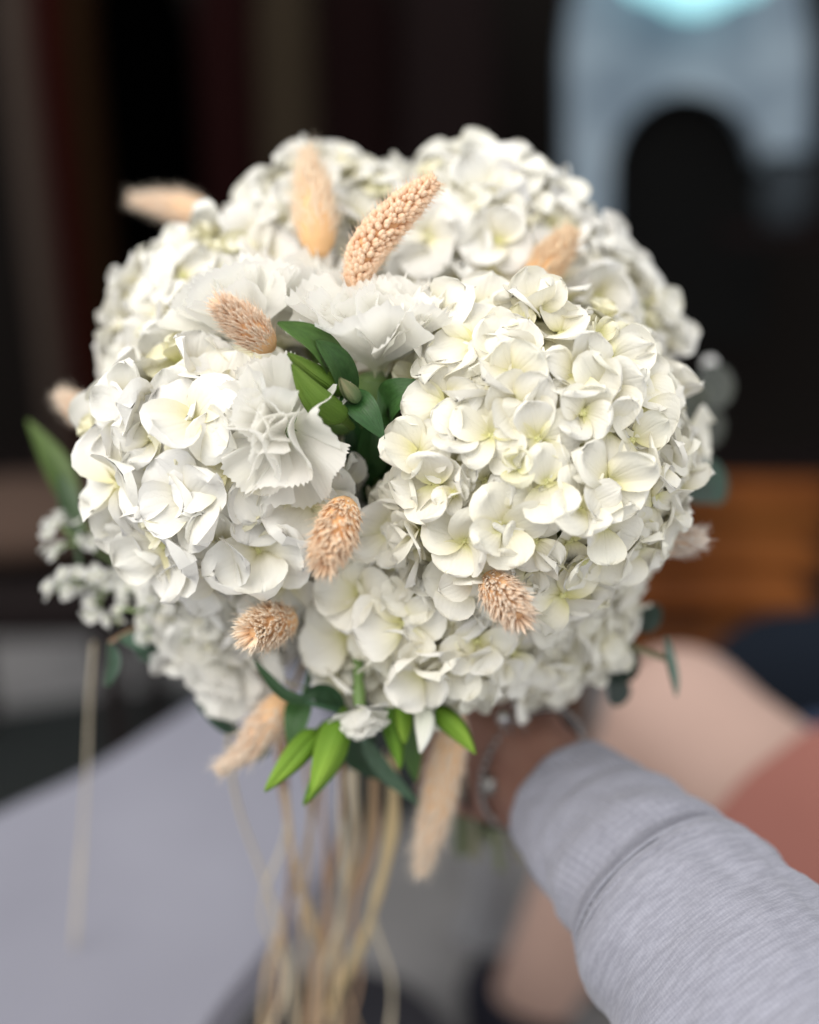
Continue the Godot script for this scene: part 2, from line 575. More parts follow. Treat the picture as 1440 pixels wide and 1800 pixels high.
func round_leaf(g: Geo, base: Vector3, out: Vector3, nrm: Vector3, L: float, W: float, col: Color) -> void:
	var sd := out.cross(nrm).normalized()
	var ph := R(0, TAU)
	g.sheet(8, 10, func(a, b):
		var u: float = a * 2 - 1
		var y: float = (1 - cos(PI * b)) / 2
		var w: float = W * sqrt(maxf(y * (1 - y), 0.0))
		return [base + out * y * L + sd * u * w + nrm * (L * 0.10 * u * u * sin(PI * y) + 0.05 * L * sin(y * 4 + ph)), col * (0.94 + 0.1 * y)])

func white_sprig(label: String, stem_pts: Array, tips: Array) -> Node3D:
	var t := thing("white_filler_sprig", label, "filler flower", stem_pts[0], "sprigs of tiny white filler flowers")
	var ax := curve(stem_pts, 10)
	var g := Geo.new()
	var radii := []
	for k in 11: radii.append(0.0011 - 0.00004 * k)
	g.tube(ax, radii, 6, Color(0.20, 0.27, 0.12))
	for q in tips:
		var from: Vector3 = ax[clampi(int(q[1] * 10), 0, 10)]
		g.tube([from, from.lerp(q[0], 0.6) + D(0, 1, 0) * 0.002, q[0]], [0.0007, 0.0006, 0.0005], 5, Color(0.25, 0.33, 0.14))
	var more := []
	for q in tips:                                     # loose single blossoms round every cluster
		for m in 2:
			var o := D(R(-1, 1), R(-1, 1), R(-0.6, 0.6)) * R(0.004, 0.007)
			more.append([q[0] + o, q[1], 1, 0.0010])
			g.tube([q[0], q[0] + o * 0.6 + D(0, 1, 0) * 0.001, q[0] + o], [0.0005, 0.0004, 0.0004], 5, Color(0.25, 0.33, 0.14))
	tips = tips + more
	part("stem", local(g, t), mats.leaf_plain, t)
	for q in tips:
		var c := Geo.new()
		for m in (int(q[2] * 0.9) if q[2] > 4 else q[2]):
			var o := Vector3(R(-1, 1), R(-1, 1), R(-1, 1))
			var n := (o + D(-0.2, 0.3, 0.6) * 0.7).normalized()
			var fb := frame(n, R(0, TAU))
			var at: Vector3 = q[0] + o * q[3]
			for k in 5:
				var b := fb * Basis(Vector3.UP, k * TAU / 5) * Basis(Vector3.RIGHT, -deg_to_rad(R(15, 50)))
				c.add(small_petal, Transform3D(b.scaled_local(Vector3.ONE * R(0.0030, 0.0042)), at))
			c.blob(Transform3D(Basis.from_scale(Vector3.ONE * 0.0007), at + n * 0.0006), 6, 4, Color(0.6, 0.62, 0.3))
		part("blossom", local(c, t), mats.carnation, t)
	return t
var small_petal: Geo

# ---------------------------------------------------------------- smooth bodies
func body_mesh(caps: Array, cell: float, k: float) -> ArrayMesh:
	var lo := Vector3.ONE * 1e9
	var hi := -lo
	for q in caps:
		for e in 2:
			var r: float = q[2 + e]
			lo = lo.min(q[e] - Vector3.ONE * (r + cell * 2)); hi = hi.max(q[e] + Vector3.ONE * (r + cell * 2))
	var nx := int((hi.x - lo.x) / cell) + 2
	var ny := int((hi.y - lo.y) / cell) + 2
	var nz := int((hi.z - lo.z) / cell) + 2
	var f := PackedFloat32Array()
	f.resize(nx * ny * nz)
	f.fill(1.0)
	for q in caps:
		var a: Vector3 = q[0]
		var b: Vector3 = q[1]
		var ba := b - a
		var l2 := maxf(ba.length_squared(), 1e-9)
		var pad: float = maxf(q[2], q[3]) + k + cell * 2
		var i0 := Vector3i(((a.min(b) - Vector3.ONE * pad - lo) / cell).floor()).clamp(Vector3i.ZERO, Vector3i(nx - 1, ny - 1, nz - 1))
		var i1 := Vector3i(((a.max(b) + Vector3.ONE * pad - lo) / cell).ceil()).clamp(Vector3i.ZERO, Vector3i(nx - 1, ny - 1, nz - 1))
		for z in range(i0.z, i1.z + 1):
			for y in range(i0.y, i1.y + 1):
				for x in range(i0.x, i1.x + 1):
					var p := lo + Vector3(x, y, z) * cell
					var u := clampf((p - a).dot(ba) / l2, 0, 1)
					var d: float = (p - a - ba * u).length() - lerpf(q[2], q[3], u)
					var ix := (z * ny + y) * nx + x
					var e := f[ix]
					var h := maxf(k - absf(e - d), 0.0) / k
					f[ix] = minf(e, d) - h * h * k * 0.25
	var g := Geo.new()
	var id := {}
	var corner := [Vector3i(0, 0, 0), Vector3i(1, 0, 0), Vector3i(0, 1, 0), Vector3i(1, 1, 0), Vector3i(0, 0, 1), Vector3i(1, 0, 1), Vector3i(0, 1, 1), Vector3i(1, 1, 1)]
	var edges := [[0, 1], [2, 3], [4, 5], [6, 7], [0, 2], [1, 3], [4, 6], [5, 7], [0, 4], [1, 5], [2, 6], [3, 7]]
	for z in nz - 1:
		for y in ny - 1:
			for x in nx - 1:
				var vals := []
				var neg := 0
				for o in corner:
					var w := f[((z + o.z) * ny + y + o.y) * nx + x + o.x]
					vals.append(w)
					if w < 0: neg += 1
				if neg == 0 or neg == 8: continue
				var m := Vector3.ZERO
				var n := 0
				for e in edges:
					var va: float = vals[e[0]]
					var vb: float = vals[e[1]]
					if (va < 0) != (vb < 0):
						m += Vector3(corner[e[0]]).lerp(Vector3(corner[e[1]]), va / (va - vb)); n += 1
				id[(z * ny + y) * nx + x] = g.v.size()
				g.v.append(lo + (Vector3(x, y, z) + m / n) * cell)
				g.c.append(Color.WHITE); g.t.append(Vector2.ZERO)
	for z in range(1, nz - 1):
		for y in range(1, ny - 1):
			for x in range(1, nx - 1):
				var ix := (z * ny + y) * nx + x
				var a := f[ix]
				for axis in 3:
					var st: int = [1, nx, nx * ny][axis]
					var b := f[ix + st]
					if (a < 0) == (b < 0): continue
					var s1: int = [nx, nx * ny, 1][axis]
					var s2: int = [nx * ny, 1, nx][axis]
					var q := [id.get(ix, -1), id.get(ix - s1, -1), id.get(ix - s1 - s2, -1), id.get(ix - s2, -1)]
					if q.has(-1): continue
					if a < 0: g.i.append_array([q[0], q[2], q[1], q[0], q[3], q[2]])
					else: g.i.append_array([q[0], q[1], q[2], q[0], q[2], q[3]])
	return g.mesh()

# ---------------------------------------------------------------- textures
func heather_texture() -> ImageTexture:
	var im := Image.create(1024, 1024, false, Image.FORMAT_RGB8)
	var a := FastNoiseLite.new()
	a.seed = 5; a.frequency = 1.0; a.fractal_octaves = 2
	for y in 1024:
		for x in 1024:
			var s := a.get_noise_2d(x * 0.013, y * 0.06) * 0.5 + a.get_noise_2d(x * 0.06 + 90, y * 0.2 + 40) * 0.4
			s = signf(s) * pow(absf(s), 0.85)
			var knit := 0.5 + 0.5 * sin(x * TAU / 5.0)
			var fleck := a.get_noise_2d(x * 0.35 + 7, y * 0.6)
			var w := clampf(0.5 + s * 0.5 + fleck * 0.3, 0, 1)
			var c := Color(0.51, 0.513, 0.56).lerp(Color(0.675, 0.68, 0.735), w)
			c = c * (0.965 + 0.035 * knit)
			im.set_pixel(x, y, c)
	return ImageTexture.create_from_image(im)

func noise_tex(freq: float, a: Color, b: Color, seed_: int, size := 256) -> NoiseTexture2D:
	var n := FastNoiseLite.new()
	n.seed = seed_; n.frequency = freq; n.fractal_octaves = 4
	var t := NoiseTexture2D.new()
	t.width = size; t.height = size; t.seamless = true; t.noise = n
	var gr := Gradient.new()
	gr.set_color(0, a); gr.set_color(1, b)
	t.color_ramp = gr
	return t

func build_materials() -> void:
	var vein := vein_texture(4.0, 3)
	var pm := std("petal", Color.WHITE, 0.66, true, 0.62, 0.35)
	pm.heightmap_enabled = true
	pm.heightmap_texture = vein
	pm.heightmap_scale = 0.028
	var cm := std("carnation", Color.WHITE, 0.65, true, 1.0, 0.25)
	cm.heightmap_enabled = true
	cm.heightmap_texture = vein_texture(7.0, 9)
	cm.heightmap_scale = 0.014
	std("button", Color.WHITE, 0.5, true)
	std("stalk", Color.WHITE, 0.6, true)
	var lm := std("leaf", Color.WHITE, 0.5, true, 0.22)
	lm.heightmap_enabled = true
	lm.heightmap_texture = vein_texture(5.0, 21)
	lm.heightmap_scale = 0.02
	lm.albedo_texture = noise_tex(0.02, Color(0.74, 0.78, 0.66), Color(1, 1, 1), 61)
	std("leaf_plain", Color.WHITE, 0.5, true)
	var bm := std("bud", Color.WHITE, 0.58, true, 0.2, 0.3)
	bm.heightmap_enabled = true
	bm.heightmap_texture = lm.heightmap_texture
	bm.heightmap_scale = 0.05
	std("straw", Color.WHITE, 0.7, true, 0.5, 0.2)
	std("raffia", Color.WHITE, 0.65, true, 0.3, 0.35)
	var sk := std("skin", Color(0.29, 0.16, 0.12), 0.55, false, 0.0, 0.4)
	sk.albedo_texture = noise_tex(0.03, Color(0.86, 0.80, 0.79), Color(1, 1, 1), 4)
	sk.uv1_triplanar = true
	sk.uv1_scale = Vector3.ONE * 9
	sk.subsurf_scatter_enabled = true
	sk.subsurf_scatter_strength = 0.12
	var sl := std("sweatshirt", Color.WHITE, 0.92, false, 0.0, 0.2)
	sl.albedo_texture = heather_texture()
	sl.rim_enabled = true
	sl.rim = 0.35
	sl.rim_tint = 0.5
	sl.heightmap_enabled = true
	sl.heightmap_texture = sl.albedo_texture
	sl.heightmap_scale = 0.003
	sl.uv1_scale = Vector3(1.0, 1.0, 1.0)
	var cu := sl.duplicate() as StandardMaterial3D
	cu.resource_name = "cuff"
	mats["cuff"] = cu

# ---------------------------------------------------------------- the scene
func _ready() -> void:
	rng.seed = 20240607
	# camera
	var cam := Camera3D.new()
	cam.name = "camera"
	add_child(cam)
	cam.position = Vector3(0, 0.95, 0)
	cam.rotation_degrees = Vector3(-20, 0, 0)
	var at := CameraAttributesPhysical.new()
	at.frustum_focal_length = 25.734
	at.frustum_focus_distance = 0.380
	at.exposure_aperture = 1.42
	at.auto_exposure_enabled = false
	cam.attributes = at
	cam.fov = 50.0
	cam.near = 0.02
	cam.far = 60.0
	cam.current = true
	cam_t = cam.transform
	# air and daylight that falls in from the open side behind the viewer
	var we := WorldEnvironment.new()
	we.name = "environment"
	var env := Environment.new()
	env.background_mode = Environment.BG_COLOR
	env.background_color = Color(0.78, 0.785, 0.79).linear_to_srgb()
	env.tonemap_mode = Environment.TONE_MAPPER_LINEAR
	env.tonemap_exposure = 1.25
	env.sdfgi_enabled = true
	env.ssao_enabled = true
	env.ssil_enabled = true
	we.environment = env
	add_child(we)
	var key := AreaLight3D.new()
	key.name = "daylight_from_doorway"
	key.area_size = Vector2(1.5, 1.1)
	key.light_energy = 2.0
	key.light_color = Color(1.0, 0.978, 0.935)
	key.shadow_enabled = true
	add_child(key)
	key.position = Vector3(-0.75, 2.05, 0.35)
	key.look_at(Vector3(0, 0.8, -0.42))

	build_materials()
	build_petals()
	build_button()
	build_carnation_petals()
	small_petal = make_petal([Color(0.88, 0.88, 0.8), Color(0.93, 0.93, 0.9), Color(0.94, 0.94, 0.92)], 0.95, 0.6, -0.2, 0.5, 0.0, 4, 4)
	room()
	person()
	bouquet()

func quad(g: Geo, a: Vector3, b: Vector3, c: Vector3, d: Vector3, col := Color.WHITE) -> void:
	var n := 6
	g.sheet(n, n, func(u, v): return [a.lerp(b, u).lerp(d.lerp(c, u), v), col])

func room() -> void:
	# floor
	var fl := Geo.new()
	quad(fl, Vector3(-4, 0, 1.5), Vector3(4, 0, 1.5), Vector3(4, 0, -3.2), Vector3(-4, 0, -3.2))
	var fm := std("floor", Color(0.27, 0.26, 0.26), 0.7)
	fm.albedo_texture = noise_tex(0.02, Color(0.75, 0.75, 0.75), Color(1, 1, 1), 11)
	fm.uv1_scale = Vector3(6, 6, 6)
	structure("floor", fl, fm)
	var rg := Geo.new()
	rg.box(Transform3D(Basis(), Vector3(0, 0.008, -2.52)), Vector3(5.0, 0.010, 1.25), 0.003, Color(0.016, 0.0155, 0.0155))
	var rgt := thing("dark_rug", "wide dark rug on the floor before the dark back wall", "rug", Vector3(0, 0.0, -2.52))
	part("pile", local(rg, rgt), std("rug", Color.WHITE, 0.95, true, 0.0, 0.06), rgt)
	# back wall
	var wl := Geo.new()
	wl.box(Transform3D(Basis(), Vector3(0, 1.4, -3.15)), Vector3(8, 2.8, 0.1), 0.004, Color.WHITE)
	structure("back_wall", wl, std("wall", Color(0.013, 0.011, 0.010), 0.9, false, 0.0, 0.05))
	# garments hanging side by side on a rail, far behind
	var coats := [
		[15, 55, Color(0.060, 0.045, 0.038), "tan brown garment at the edge of the dark rail"],
		[72, 40, Color(0.030, 0.005, 0.004), "dark red garment hanging next to the tan brown one"],
		[125, 60, Color(0.016, 0.009, 0.007), "dark brown garment hanging between red and black ones"],
		[235, 130, Color(0.0025, 0.0022, 0.002), "black coat hanging behind the peach grass tip"],
		[390, 90, Color(0.012, 0.005, 0.004), "maroon garment hanging beyond the black coat"],
		[495, 90, Color(0.034, 0.025, 0.019), "brown garment hanging between two maroon ones"],
		[625, 120, Color(0.011, 0.0045, 0.0045), "deep maroon garment hanging above the white blooms"],
		[790, 140, Color(0.013, 0.011, 0.010), "charcoal brown garment hanging nearest the pale arch"],
	]
	var rail := Geo.new()
	var r0 := on_wall(-80, -160, -2.55)
	var r1 := on_wall(900, -160, -2.55)
	rail.tube([r0, r1], [0.012, 0.012], 10, Color(0.05, 0.05, 0.05))
	var rt := thing("clothes_rail", "dark rail above the hanging garments", "clothes rail", r0)
	part("bar", local(rail, rt), std("dark_metal", Color.WHITE, 0.5, true), rt)
	for s in coats:
		var c := on_wall(s[0], -150, -2.55)
		var w: float = s[1] / K * 2.7 * 1.12
		var bottom := on_wall(s[0], 900, -2.55).y
		var g := Geo.new()
		var ph := R(0, TAU)
		var h := c.y - bottom
		g.sheet(48, 14, func(a, b):
			var an: float = a * TAU
			var sh: float = smoothstep(0.0, 0.12, b)
			var wid: float = w * 0.5 * (0.25 + 0.75 * sh) * (1 + 0.08 * b)
			var dep: float = 0.07 * (0.3 + 0.7 * sh) * (1 + 0.25 * sin(an * 4 + ph) * b)
			return [c + Vector3(cos(an) * wid, -0.02 - h * b, sin(an) * dep), s[2]])
		var t := thing("hanging_garment", s[3] + ", out of focus", "garment", c, "dark garments hanging far behind")
		part("cloth", local(g, t), std("cloth", Color.WHITE, 0.95, true, 0.0, 0.06), t)
		var hk := Geo.new()
		hk.tube(curve([c + Vector3(0, -0.03, 0), c + Vector3(0, 0.012, 0), c + Vector3(0.008, 0.022, 0), c + Vector3(0.014, 0.012, 0)], 8), [0.002, 0.002, 0.002, 0.002, 0.002, 0.002, 0.002, 0.002, 0.002], 6, Color(0.1, 0.1, 0.1))
		part("hook", local(hk, t), mats.dark_metal, t)
	# pale arched surround with a dark opening, far behind
	var zc := -2.5
	var outer := []
	var inner := []
	for k in 33:
		var f := k / 32.0
		var an := PI * (1 - f)
		outer.append(on_wall(1213 + signf(cos(an)) * pow(absf(cos(an)), 0.55) * 215, 150 - sin(an) * 330, zc))
		inner.append(on_wall(1208 + cos(an) * 136, 310 - sin(an) * 150, zc))
	outer[0] = on_wall(1003, 560, zc)
	inner[0] = on_wall(1072, 560, zc)
	outer[32] = on_wall(1425, 268, zc)
	inner[32] = on_wall(1344, 268, zc)
	var ar := Geo.new()
	var back := Vector3(0, 0, -0.08)
	ar.sheet(32, 1, func(a, b):
		var k := int(round(a * 32))
		return [outer[k] if b < 0.5 else inner[k], Color.WHITE])
	ar.sheet(32, 1, func(a, b):
		var k := int(round(a * 32))
		return [inner[k] + (back if b > 0.5 else Vector3.ZERO), Color.WHITE])
	ar.sheet(32, 1, func(a, b):
		var k := int(round(a * 32))
		return [outer[k] + (back if b < 0.5 else Vector3.ZERO), Color.WHITE])
	var at := thing("arched_surround", "pale blue arched surround framing a dark opening, out of focus", "surround", outer[0])
	part("arch", local(ar, at), std("pale_paint", Color(0.34, 0.42, 0.49), 0.6), at)
	mats.pale_paint.albedo_texture = noise_tex(0.012, Color(0.62, 0.66, 0.70), Color(1, 1, 1), 17)
	mats.pale_paint.uv1_triplanar = true
	mats.pale_paint.uv1_scale = Vector3.ONE * 1.6
	var op := Geo.new()
	var a0 := on_wall(1060, 150, zc) + Vector3(0, 0, -0.10)
	var a1 := on_wall(1360, 620, zc) + Vector3(0, 0, -0.10)
	op.box(Transform3D(Basis(), (a0 + a1) / 2), Vector3(a1.x - a0.x, a0.y - a1.y, 0.03), 0.003, Color(0.009, 0.009, 0.0095))
	part("dark_opening", local(op, at), std("soot", Color.WHITE, 0.9, true, 0.0, 0.06), at)
	# glowing pale cyan lamp over the arch
	var lc := on_wall(1200, -24, zc) + Vector3(0, 0, 0.10)
	var lt := thing("cyan_lamp", "glowing pale cyan light panel above the dark arched opening", "lamp", lc)
	var lg := Geo.new()
	var ls := 190 / K * 2.55
	for q in [[-0.42, 0.02, 0.28, 0.16], [0.0, -0.05, 0.34, 0.20], [0.50, 0.04, 0.24, 0.17], [-0.75, 0.12, 0.18, 0.14]]:
		lg.blob(Transform3D(Basis.from_scale(Vector3(q[2] * ls, q[3] * ls, 0.04)), lc + Vector3(q[0] * ls * 0.7, q[1] * ls, 0)), 20, 12, Color.WHITE)
	var le := std("lamp_glow", Color(0.5, 0.75, 0.8), 0.5)
	le.emission_enabled = true
	le.emission = Color(0.62, 0.93, 0.97)
	le.emission_energy_multiplier = 0.7
	part("shade", local(lg, lt), le, lt)
	var li := AreaLight3D.new()
	li.name = "cyan_lamp_light"
	li.area_size = Vector2(0.28, 0.14)
	li.light_color = Color(0.65, 0.93, 0.97)
	li.light_energy = 0.03
	li.shadow_enabled = true
	add_child(li)
	li.position = lc + Vector3(0, 0, 0.07)
	li.rotation_degrees = Vector3(0, 180, 0)
	# small grey pot beside the arch
	var pc := on_wall(1382, 335, -2.3)
	var pt := thing("grey_pot", "small dull grey pot below the short leg of the arch", "pot", pc)
	var pg := Geo.new()
	pg.tube([pc + Vector3(0, -0.075, 0), pc + Vector3(0, -0.05, 0), pc, pc + Vector3(0, 0.045, 0), pc + Vector3(0, 0.06, 0)], [0.03, 0.045, 0.055, 0.042, 0.046], 20, Color(0.04, 0.05, 0.056))
	part("body", local(pg, pt), mats.soot, pt)
	var sh := Geo.new()
	var sb := pc + Vector3(0, -0.085, 0)
	sh.box(Transform3D(Basis(), sb), Vector3(0.24, 0.02, 0.16), 0.003, Color(0.012, 0.011, 0.011))
	var st := thing("dark_shelf", "narrow dark shelf under the small grey pot", "shelf", sb)
	part("board", local(sh, st), mats.soot, st)
	# wooden bench with separate slats
	var y := 0.44
	var rows := [[1168, 1096], [1054, 1008], [980, 940], [914, 884], [862, 838]]
	var b0 := on_level(1100, 1168, y)
	var bt := thing("slatted_bench", "orange brown wooden bench of wide slats behind the bouquet", "bench", Vector3(b0.x, 0, b0.z))
	var wm := std("bench_wood", Color.WHITE, 0.6, true, 0.0, 0.2)
	wm.albedo_texture = noise_tex(0.02, Color(0.6, 0.55, 0.5), Color(1, 1, 1), 31)
	var xl := on_level(1090, 1168, y).x
	var xr := on_level(1435, 1000, y).x
	for k in rows.size():
		var z0 := on_level(1250, rows[k][0], y).z
		var z1 := on_level(1250, rows[k][1], y).z
		var xk := on_level([1405.0, 1435.0, 1455.0, 1468.0, 1475.0][k], rows[k][0], y).x
		var g := Geo.new()
		g.box(Transform3D(Basis(), Vector3((xl + xk) / 2, y - 0.012, (z0 + z1) / 2)), Vector3(xk - xl, 0.024, absf(z1 - z0)), 0.003, Color(0.22, 0.072, 0.019) * R(0.8, 1.1))
		part("slat", local(g, bt), wm, bt)
	for k in 4:
		var g := Geo.new()
		g.box(Transform3D(Basis(), Vector3(xl + 0.03 if k % 2 else xr - 0.03, (y - 0.026) / 2, b0.z - 0.04 - (0.42 if k > 1 else 0.0))), Vector3(0.045, y - 0.026, 0.045), 0.003, Color(0.15, 0.06, 0.02))
		part("leg", local(g, bt), wm, bt)
	# dark navy bag by the bench end
	var nb := thing("navy_bag", "dark navy bag with a bluish patch beside the salmon shorts", "bag", on_level(1420, 1230, 0.40))
	var ng := Geo.new()
	var nc := nb.position
	ng.sheet(24, 14, func(a, b):
		var an: float = a * TAU
		var q := pow(sin(PI * b), 0.45)
		return [nc + Vector3(cos(an) * 0.13 * q, 0.10 - 0.26 * b, sin(an) * 0.07 * q), Color(0.014, 0.016, 0.024)])
	part("body", local(ng, nb), std("bag", Color.WHITE, 0.8, true, 0.0, 0.1), nb)
	var np := Geo.new()
	np.blob(Transform3D(Basis.from_scale(Vector3(0.022, 0.022, 0.012)), nc + Vector3(-0.015, 0.0, 0.068)), 14, 8, Color(0.06, 0.08, 0.14))
	part("patch", local(np, nb), mats.bag, nb)
	# grey table top at the near edge, with rounded corner
	var ty := 0.47
	var outline := []
	for q in [[-420, 1620], [-200, 1530], [0, 1425], [150, 1355], [300, 1262], [420, 1190], [520, 1175], [575, 1225], [600, 1330], [590, 1440], [545, 1560], [470, 1660], [390, 1760], [330, 1850], [200, 2050], [-500, 2050]]:
		outline.append(on_level(q[0], q[1], ty))
	var tt := thing("grey_table", "pale lavender grey tabletop with a rounded corner under the raffia", "table", Vector3(outline[9].x, 0, outline[9].z))
	var tg := Geo.new()
	var tc := Vector3.ZERO
	for q in outline: tc += q / outline.size()
	var ring := curve(outline + [outline[0]], 96)
	var rows2 := [[0.0, 0.0], [0.985, 0.0], [0.997, -0.002], [1.0, -0.006], [1.0, -0.026], [0.99, -0.03], [0.0, -0.03]]
	tg.sheet(96, 6, func(a, b):
		var p: Vector3 = ring[int(round(a * 96))]
		var q: Array = rows2[int(round(b * 6))]
		return [tc.lerp(p, q[0]) + Vector3(0, q[1], 0), Color.WHITE])
	part("top", local(tg, tt), std("table_grey", Color(0.33, 0.33, 0.395), 0.45), tt)
	mats.table_grey.albedo_texture = noise_tex(0.006, Color(0.84, 0.84, 0.85), Color(1, 1, 1), 51)
	mats.table_grey.uv1_triplanar = true
	mats.table_grey.uv1_scale = Vector3.ONE * 1.3
	var tl := Geo.new()
	tl.tube([Vector3(tc.x, 0.0, tc.z), Vector3(tc.x, 0.02, tc.z), Vector3(tc.x, 0.03, tc.z), Vector3(tc.x, ty - 0.03, tc.z)], [0.2, 0.2, 0.035, 0.035], 24, Color(0.1, 0.1, 0.1))
	part("pedestal", local(tl, tt), mats.dark_metal, tt)
	# dark low step beyond the table
	var sp := on_level(120, 1290, 0.2)
	var ds := thing("dark_mat", "dark charcoal mat on the floor beyond the grey tabletop", "mat", Vector3(sp.x, 0.0, sp.z - 0.2))
	var dg := Geo.new()
	dg.box(Transform3D(Basis(Vector3.UP, 0.35), ds.position + Vector3(0, 0.008, 0)), Vector3(1.2, 0.012, 0.5), 0.003, Color(0.035, 0.036, 0.039))
	part("sheet", local(dg, ds), mats.soot, ds)
	# charcoal stool seen under the raffia
	var cs := on_level(600, 1790, 0.18)
	var ct := thing("charcoal_pouf", "round charcoal pouf low under the hanging raffia", "pouf", Vector3(cs.x, 0, cs.z))
	var cg := Geo.new()
	cg.sheet(36, 14, func(a, b):
		var an: float = a * TAU
		var q := pow(maxf(sin(PI * b), 0.0), 0.4)
		return [Vector3(cs.x + cos(an) * 0.115 * q, 0.19 - 0.19 * b, cs.z + sin(an) * 0.115 * q), Color(0.045, 0.047, 0.052)])
	part("cover", local(cg, ct), mats.bag, ct)
	# pale grey post at the bottom
	var p0 := on_level(850, 1620, 0.02)
	var po := thing("grey_post", "smooth light grey post standing beside the peach shin", "post", Vector3(p0.x, 0, p0.z))
	var pg2 := Geo.new()
	pg2.tube([Vector3(p0.x, 0, p0.z), Vector3(p0.x, 0.012, p0.z), Vector3(p0.x, 0.016, p0.z), Vector3(p0.x + 0.02, 0.33, p0.z)], [0.034, 0.034, 0.022, 0.021], 20, Color(0.30, 0.30, 0.32))
	part("pole", local(pg2, po), std("grey_paint", Color.WHITE, 0.45, true), po)
	# pinkish cushion on the left, on a dark stool
	var kc := on_level(35, 905, 0.42)
	var kt := thing("pink_brown_cushion", "dull pinkish brown cushion behind the long green leaf", "cushion", kc)
	var kg := Geo.new()
	kg.sheet(28, 12, func(a, b):
		var an: float = a * TAU
		var q := pow(maxf(sin(PI * b), 0.0), 0.5)
		return [kc + Vector3(cos(an) * 0.16 * q, 0.05 - 0.11 * b, sin(an) * 0.12 * q), Color(0.085, 0.055, 0.047)])
	part("cover", local(kg, kt), mats.cloth, kt)
	var ks := thing("dark_stool", "dark stool under the pinkish brown cushion", "stool", Vector3(kc.x, 0, kc.z))
	var kg2 := Geo.new()
	kg2.box(Transform3D(Basis(), Vector3(kc.x, 0.345, kc.z)), Vector3(0.34, 0.03, 0.28), 0.004, Color(0.02, 0.018, 0.018))
	part("seat", local(kg2, ks), mats.soot, ks)
	for k in 4:
		var g := Geo.new()
		g.box(Transform3D(Basis(), Vector3(kc.x + (0.14 if k % 2 else -0.14), 0.165, kc.z + (0.11 if k > 1 else -0.11))), Vector3(0.03, 0.33, 0.03), 0.003, Color(0.02, 0.018, 0.018))
		part("leg", local(g, ks), mats.soot, ks)

